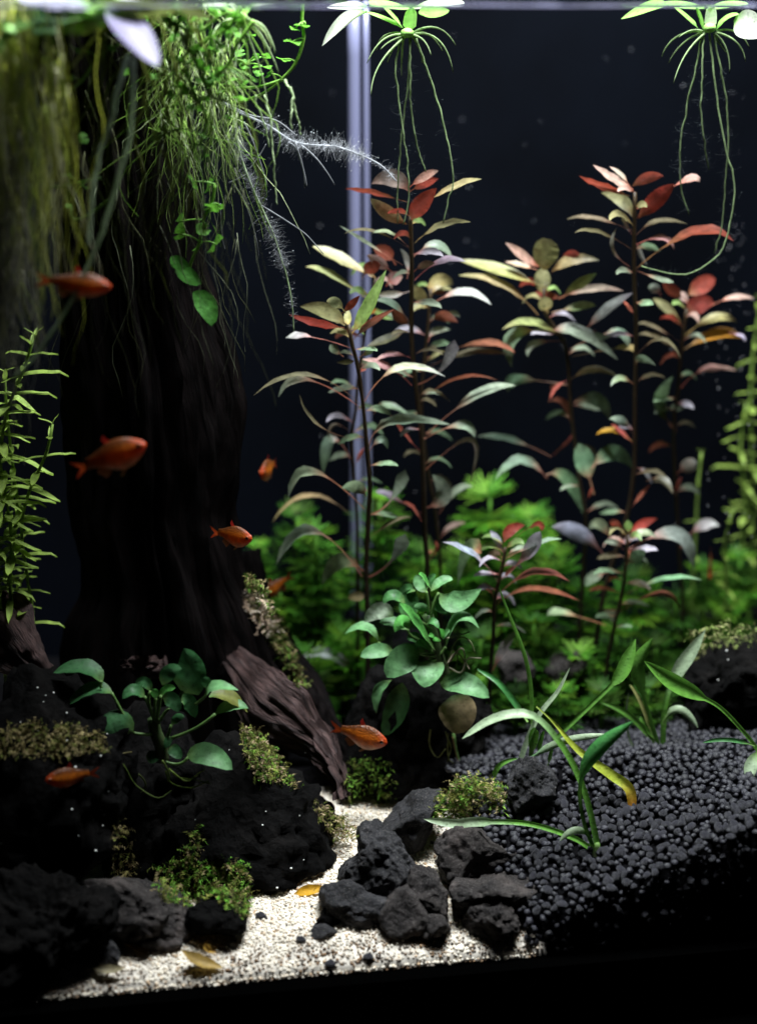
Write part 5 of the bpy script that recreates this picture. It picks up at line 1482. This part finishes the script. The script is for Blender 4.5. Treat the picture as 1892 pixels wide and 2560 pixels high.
# ------------------------------------------------------------------ moss
def in_poly(x, y, poly):
    c = False
    n_ = len(poly)
    for i in range(n_):
        x1, y1 = poly[i]; x2, y2 = poly[(i + 1) % n_]
        if (y1 > y) != (y2 > y) and x < (x2 - x1) * (y - y1) / (y2 - y1) + x1: c = not c
    return c
def moss(label, poly, n, L, cols, Yd, up=0.6, off=None):
    if off: poly = [zp(off, *q) for q in poly]
    xs, ys = [p[0] for p in poly], [p[1] for p in poly]
    mb = MB()
    k = 0
    base = None
    while k < n:
        x, y = random.uniform(min(xs), max(xs)), random.uniform(min(ys), max(ys))
        if not in_poly(x, y, poly): continue
        k += 1
        h_ = hit(x, y)
        if h_ is not None and abs(h_[0][1] - Yd) < 0.035: p, nn = h_[0], h_[1]
        else: p, nn = P(x, y, Yd + random.uniform(-.006, .004)), np.array([0, -0.5, 0.8])
        if base is None: base = p
        d = nrm(nn * 0.8 + np.array([0, 0, up]) + RNG.normal(size=3) * .55)
        ln = L * random.uniform(.25, .8)
        col = np.array(random.choice(cols)) * random.uniform(.65, 1.35)
        seg = 5
        q = p - nn * .0008
        side = nrm(np.cross(d, RNG.normal(size=3)))
        prev = q
        for i in range(seg):
            d = nrm(d + RNG.normal(size=3) * .22 + np.array([0, 0, -.12 * i]))
            nx_ = prev + d * ln / seg
            w_ = side * 0.00013
            mb.add([prev - w_, prev + w_, nx_ + w_ * .8, nx_ - w_ * .8], [(0, 1, 2, 3)], col * .8)
            for sg in (-1, 1):
                e = prev + d * ln * .12 + side * sg * ln * random.uniform(.12, .24) + RNG.normal(size=3) * ln * .03
                w2 = d * 0.00035
                mb.add([prev, prev + w2 * 2, e], [(0, 1, 2)], col * random.uniform(.8, 1.3))
            prev = nx_
    root = empty("moss_clump", base, label, "moss", "moss on rocks and wood")
    mb.build("fronds", "moss_fibre", root, "stuff")
    return root
MG = [(0.11, 0.24, 0.03), (0.16, 0.28, 0.04), (0.25, 0.26, 0.06)]
MT = [(0.34, 0.28, 0.13), (0.44, 0.33, 0.20), (0.22, 0.22, 0.06), (0.16, 0.20, 0.04)]
MO = [(0.12, 0.14, 0.03), (0.20, 0.17, 0.06), (0.28, 0.22, 0.11)]
moss("olive tan moss band across the left boulder", [(-10, 1830), (60, 1815), (160, 1815), (260, 1840), (270, 1880), (180, 1890), (90, 1895), (-10, 1890)], 700, 0.0085, MO + MT[:1], 0.64)
moss("tan and green moss at the top of the round black boulder", [(600, 1820), (640, 1830), (690, 1880), (730, 1950), (760, 1975), (720, 1960), (650, 1955), (615, 1900)], 650, 0.008, MT + MG, 0.68)
moss("wiry tan moss fringe where the round boulder meets the sand path", [(780, 2010), (830, 2020), (880, 2060), (900, 2085), (850, 2110), (800, 2070)], 260, 0.008, MT, 0.69)
moss("bright green moss tuft above the front sand", [(385, 2180), (440, 2150), (500, 2160), (560, 2150), (610, 2160), (630, 2230), (640, 2290), (600, 2295), (540, 2240), (470, 2270), (400, 2250)], 1000, 0.0095, MG + MG + MO + [(0.12, 0.34, 0.03)], 0.655)
moss("thin green moss strand running up the round boulder", [(480, 2080), (500, 2070), (510, 2110), (480, 2170), (450, 2170)], 120, 0.0085, MG + MO, 0.665)
moss("yellow green moss clump behind the largest grey rock", [(1085, 2000), (1120, 1960), (1180, 1945), (1240, 1950), (1265, 1990), (1260, 2050), (1180, 2060), (1110, 2070), (1080, 2060)], 900, 0.009, MT + MG + MG, 0.695)
moss("mossy strip down the right flank of the driftwood", [(610, 1440), (650, 1450), (680, 1520), (730, 1620), (770, 1720), (740, 1720), (700, 1650), (660, 1580), (620, 1500)], 900, 0.0075, MG[:1] + MO + [(0.18, 0.22, 0.06)], 0.745)
moss("cream fibrous tuft on the driftwood flank", [(615, 1480), (650, 1490), (670, 1540), (690, 1580), (660, 1590), (630, 1550), (612, 1520)], 320, 0.0095, [(0.55, 0.44, 0.32), (0.5, 0.36, 0.26), (0.62, 0.52, 0.42)], 0.742)
moss("dark green moss behind the orange fish", [(880, 1900), (960, 1900), (1000, 1960), (960, 2020), (890, 2010), (860, 1960)], 420, 0.008, MG[:2] + MO[:1], 0.735)
moss("brown moss streak down the gap of the left boulders", [(275, 2060), (320, 2050), (340, 2150), (330, 2200), (280, 2190)], 160, 0.008, MO, 0.65)
moss("pale green fuzzy moss on the right edge rock", [(1720, 1590), (1800, 1560), (1892, 1560), (1892, 1620), (1800, 1620), (1730, 1660)], 170, 0.009, [(0.2, 0.26, 0.07), (0.28, 0.28, 0.12)], 0.76)

# ------------------------------------------------------------------ fish
def fish_meshes():
    xs = np.array([0, .015, .05, .1, .17, .26, .36, .46, .56, .66, .74, .80])
    tp = np.array([0.0, .022, .048, .075, .103, .128, .138, .125, .100, .074, .058, .052])
    bt = np.array([-.012, -.032, -.060, -.088, -.118, -.146, -.158, -.142, -.104, -.068, -.050, -.046])
    wd_ = np.array([.004, .02, .038, .052, .063, .070, .070, .060, .045, .030, .018, .010])
    tp, bt, wd_ = tp * 1.42, bt * 1.5, wd_ * 1.3
    ns, nr = 20, 30
    s = np.linspace(0, .80, nr) ** 1.0
    s = .8 * (np.linspace(0, 1, nr) ** 1.25)
    v, c = [], []
    for x in s:
        t_, b_, w_ = np.interp(x, xs, tp), np.interp(x, xs, bt), np.interp(x, xs, wd_)
        zc, h = (t_ + b_) / 2 - 0.01, (t_ - b_) / 2
        for j in range(ns):
            a = 2 * math.pi * j / ns
            z = math.sin(a)
            v.append((-x, math.cos(a) * w_ * (1 - .25 * max(0, z) - .1 * max(0, -z)), zc + z * h))
            back, mid, bel, head = np.array([.17, .05, .012]), np.array([.72, .19, .012]), np.array([.70, .45, .30]), np.array([.72, .085, .012])
            col = mid + (back - mid) * min(1, max(0, (z - .25) / .5)) + (bel - mid) * min(1, max(0, (-z - .45) / .35)) * (1 if x < .58 else .2)
            hk = max(0, 1 - x / .2)
            col = col * (1 - hk) + head * hk
            if .2 < x < .5 and -.55 < z < .1: col = col * .4 + np.array([.85, .25, .015]) * .6
            if x > .55: col = col * .8
            c.append(col)
    f = [(i * ns + j, i * ns + (j + 1) % ns, (i + 1) * ns + (j + 1) % ns, (i + 1) * ns + j) for i in range(nr - 1) for j in range(ns)]
    f += [tuple(range(ns - 1, -1, -1)), tuple((nr - 1) * ns + j for j in range(ns))]
    body = make_mesh("body", v, f, c)
    def fin(nm, rows, col, tcol):
        """rows of points from root edge to outer edge, in the fish's mid plane"""
        v, c = [], []
        m_ = len(rows[0])
        for i, r in enumerate(rows):
            k = i / (len(rows) - 1)
            for j, q in enumerate(r):
                v.append((q[0], 0.004 * math.sin(j * 2.2 + i), q[1]))
                c.append(np.array(col) * (1 - k) + np.array(tcol) * k)
        f = [(i * m_ + j, i * m_ + j + 1, (i + 1) * m_ + j + 1, (i + 1) * m_ + j) for i in range(len(rows) - 1) for j in range(m_ - 1)]
        return make_mesh(nm, v, f, c)
    zt = -.03
    tail = fin("tail_fin", [[(-.79, .030 + zt), (-.79, .015 + zt), (-.79, 0 + zt), (-.79, -.015 + zt), (-.79, -.030 + zt)], [(-.86, .060 + zt), (-.86, .03 + zt), (-.85, 0 + zt), (-.86, -.03 + zt), (-.86, -.058 + zt)],
                            [(-.97, .115 + zt), (-.93, .05 + zt), (-.88, 0 + zt), (-.93, -.05 + zt), (-.97, -.11 + zt)], [(-1.0, .125 + zt), (-.95, .055 + zt), (-.89, 0 + zt), (-.95, -.055 + zt), (-1.0, -.118 + zt)]], (.50, .09, .015), (.55, .05, .02))
    dors = fin("dorsal_fin", [[(-.38, .15), (-.42, .14), (-.46, .125)], [(-.43, .22), (-.45, .205), (-.48, .17)], [(-.465, .29), (-.478, .26), (-.50, .22)]], (.55, .03, .015), (.62, .04, .03))
    anal = fin("anal_fin", [[(-.52, -.18), (-.60, -.14), (-.68, -.11)], [(-.57, -.235), (-.63, -.185), (-.70, -.14)], [(-.63, -.275), (-.67, -.22), (-.72, -.165)]], (.40, .10, .03), (.35, .12, .06))
    pelv = fin("pelvic_fin", [[(-.34, -.24), (-.37, -.24), (-.40, -.23)], [(-.40, -.29), (-.42, -.28), (-.43, -.27)], [(-.44, -.32), (-.45, -.31), (-.46, -.29)]], (.45, .16, .06), (.4, .2, .1))
    ev = IV2 * np.array([.042, .014, .042])
    eye = make_mesh("eye", ev, IF2)
    pup = make_mesh("pupil", IV2 * np.array([.029, .014, .029]), IF2)
    return body, tail, dors, anal, pelv, eye, pup
FM = fish_meshes()
def fish(label, tail_p, head_p, Ys, slim=1.0):
    """from tail tip to snout, both traced; a small orange tetra"""
    T, Hd = P(*tail_p, Ys[0]), P(*head_p, Ys[1])
    L = np.linalg.norm(Hd - T)
    x = nrm(Hd - T)
    y = nrm(np.cross(np.array([0, 0, 1.0]), x))
    z = np.cross(x, y)
    root = empty("fish", Hd, label, "fish", "small orange tetras")
    from mathutils import Matrix
    M = Matrix(((x[0], y[0], z[0]), (x[1], y[1], z[1]), (x[2], y[2], z[2])))
    root.rotation_euler = M.to_euler()
    root.scale = (L, L * slim, L * slim)
    for me, mt in zip(FM[:5], ("fish_skin", "fish_fin", "fish_fin", "fish_fin", "fish_fin")):
        link(me.name.split('.')[0], me, mt, root)
    for sg in (-1, 1):
        e = link("eye", FM[5], "eye_ring", root, (-.082, sg * .055, -.004))
        p = link("pupil", FM[6], "eye_dark", e, (0.002, sg * .0045, 0))
    return root
fish("faint orange fish upright among the stems at the far right", (1776, 1366), (1773, 1448), (0.865, 0.85), 0.62)
fz = lambda off, x, y: zp(off, x, y)
fish("sharp orange fish with a red dorsal fin in front of the centre rocks", fz(Z3, 648, 1212), fz(Z3, 988, 1308), (0.722, 0.712))
fish("blurred orange fish highest in front of the hanging roots", fz(Z4b, 212, 105), fz(Z4b, 660, 152), (0.632, 0.636), 0.78)
fish("blurred orange fish crossing the middle of the dark trunk", fz(Z4b, 425, 1235), fz(Z4b, 860, 1075), (0.645, 0.64), 0.9)
fish("red orange fish at the right edge of the trunk", fz(Z0, 1240, 62), fz(Z0, 1488, 105), (0.735, 0.722))
fish("small reddish fish facing the camera over the dark water", (692, 1152), (652, 1183), (0.815, 0.79))
fish("orange fish diving behind the mossy driftwood flank", fz(Z3, 425, 318), fz(Z3, 235, 455), (0.80, 0.795))
fish("dim rust coloured fish low over the left boulder", fz(Z0, 590, 1480), fz(Z0, 268, 1530), (0.64, 0.632), 0.95)

# ------------------------------------------------------------------ fallen leaves and crumbs on the sand
def fallen(label, off, pts, w, col, dY=0.0, prof='lance', tip=None, Y=None):
    mid = zp(off, *pts[1])
    if Y is None:
        Y = 0.62
        for _ in range(40):
            p = P(*mid, Y)
            Y += (p[2] - z_sand(p[0], Y)) * 0.8
            if abs(p[2] - z_sand(p[0], Y)) < 1e-4: break
        Y -= 0.003
    root = empty("fallen_leaf", P(*mid, Y), label, "leaf", "fallen leaves on the sand")
    leaf(root, [zp(off, x, y) + (Y,) for x, y in pts], w * S7, col, None, 't', prof, 0.05, mat='dead_leaf', name="blade", fold=0.3, wave=0.12, wmin=0.3, tipcol=tip)
    return root
Zb = (0, 1860)
fallen("golden yellow fallen leaf where the sand meets the round boulder", Z4, [(435, 890), (530, 862), (640, 850)], 62, np.array([.62, .34, .02]))
fallen("curled olive brown fallen leaf on the front sand", Zb, [(1070, 1215), (1180, 1285), (1320, 1318)], 72, np.array([.30, .20, .05]))
fallen("tiny ochre leaf scrap standing on the sand", Zb, [(1215, 1175), (1235, 1215), (1280, 1228)], 46, np.array([.55, .33, .06]), 0, 'tri')
fallen("dark brown fallen leaf lying against the front left rocks", Zb, [(690, 1150), (830, 1200), (945, 1252)], 75, np.array([.14, .085, .03]))
fallen("small pinkish curled leaf by the bright green moss", Zb, [(1325, 1080), (1360, 1060), (1398, 1050)], 66, np.array([.42, .26, .19]), 0, 'round')
fallen("blurred olive leaf sunk in the sand at the front left", Zb, [(540, 1320), (640, 1335), (740, 1320)], 52, np.array([.22, .19, .11]))
for lab, x, y in (("loose dark soil pellet at the front of the sand, left one", 825, 2410), ("loose dark soil pellet at the front of the sand, right one", 920, 2393), ("loose dark pellet on the sand near the smallest stone", 752, 2349), ("loose dark pellet on the sand by the pink curled leaf", 652, 2289)):
    Y = 0.62
    for _ in range(40):
        p = P(x, y, Y)
        Y += (p[2] - z_sand(p[0], Y) - .001) * 0.8
    o = link("soil_pellet", random.choice(pmesh), "soil_pellet", None, P(x, y, Y))
    o.scale = (.0022, .0022, .0022)
    tag(o, lab, "pellet")
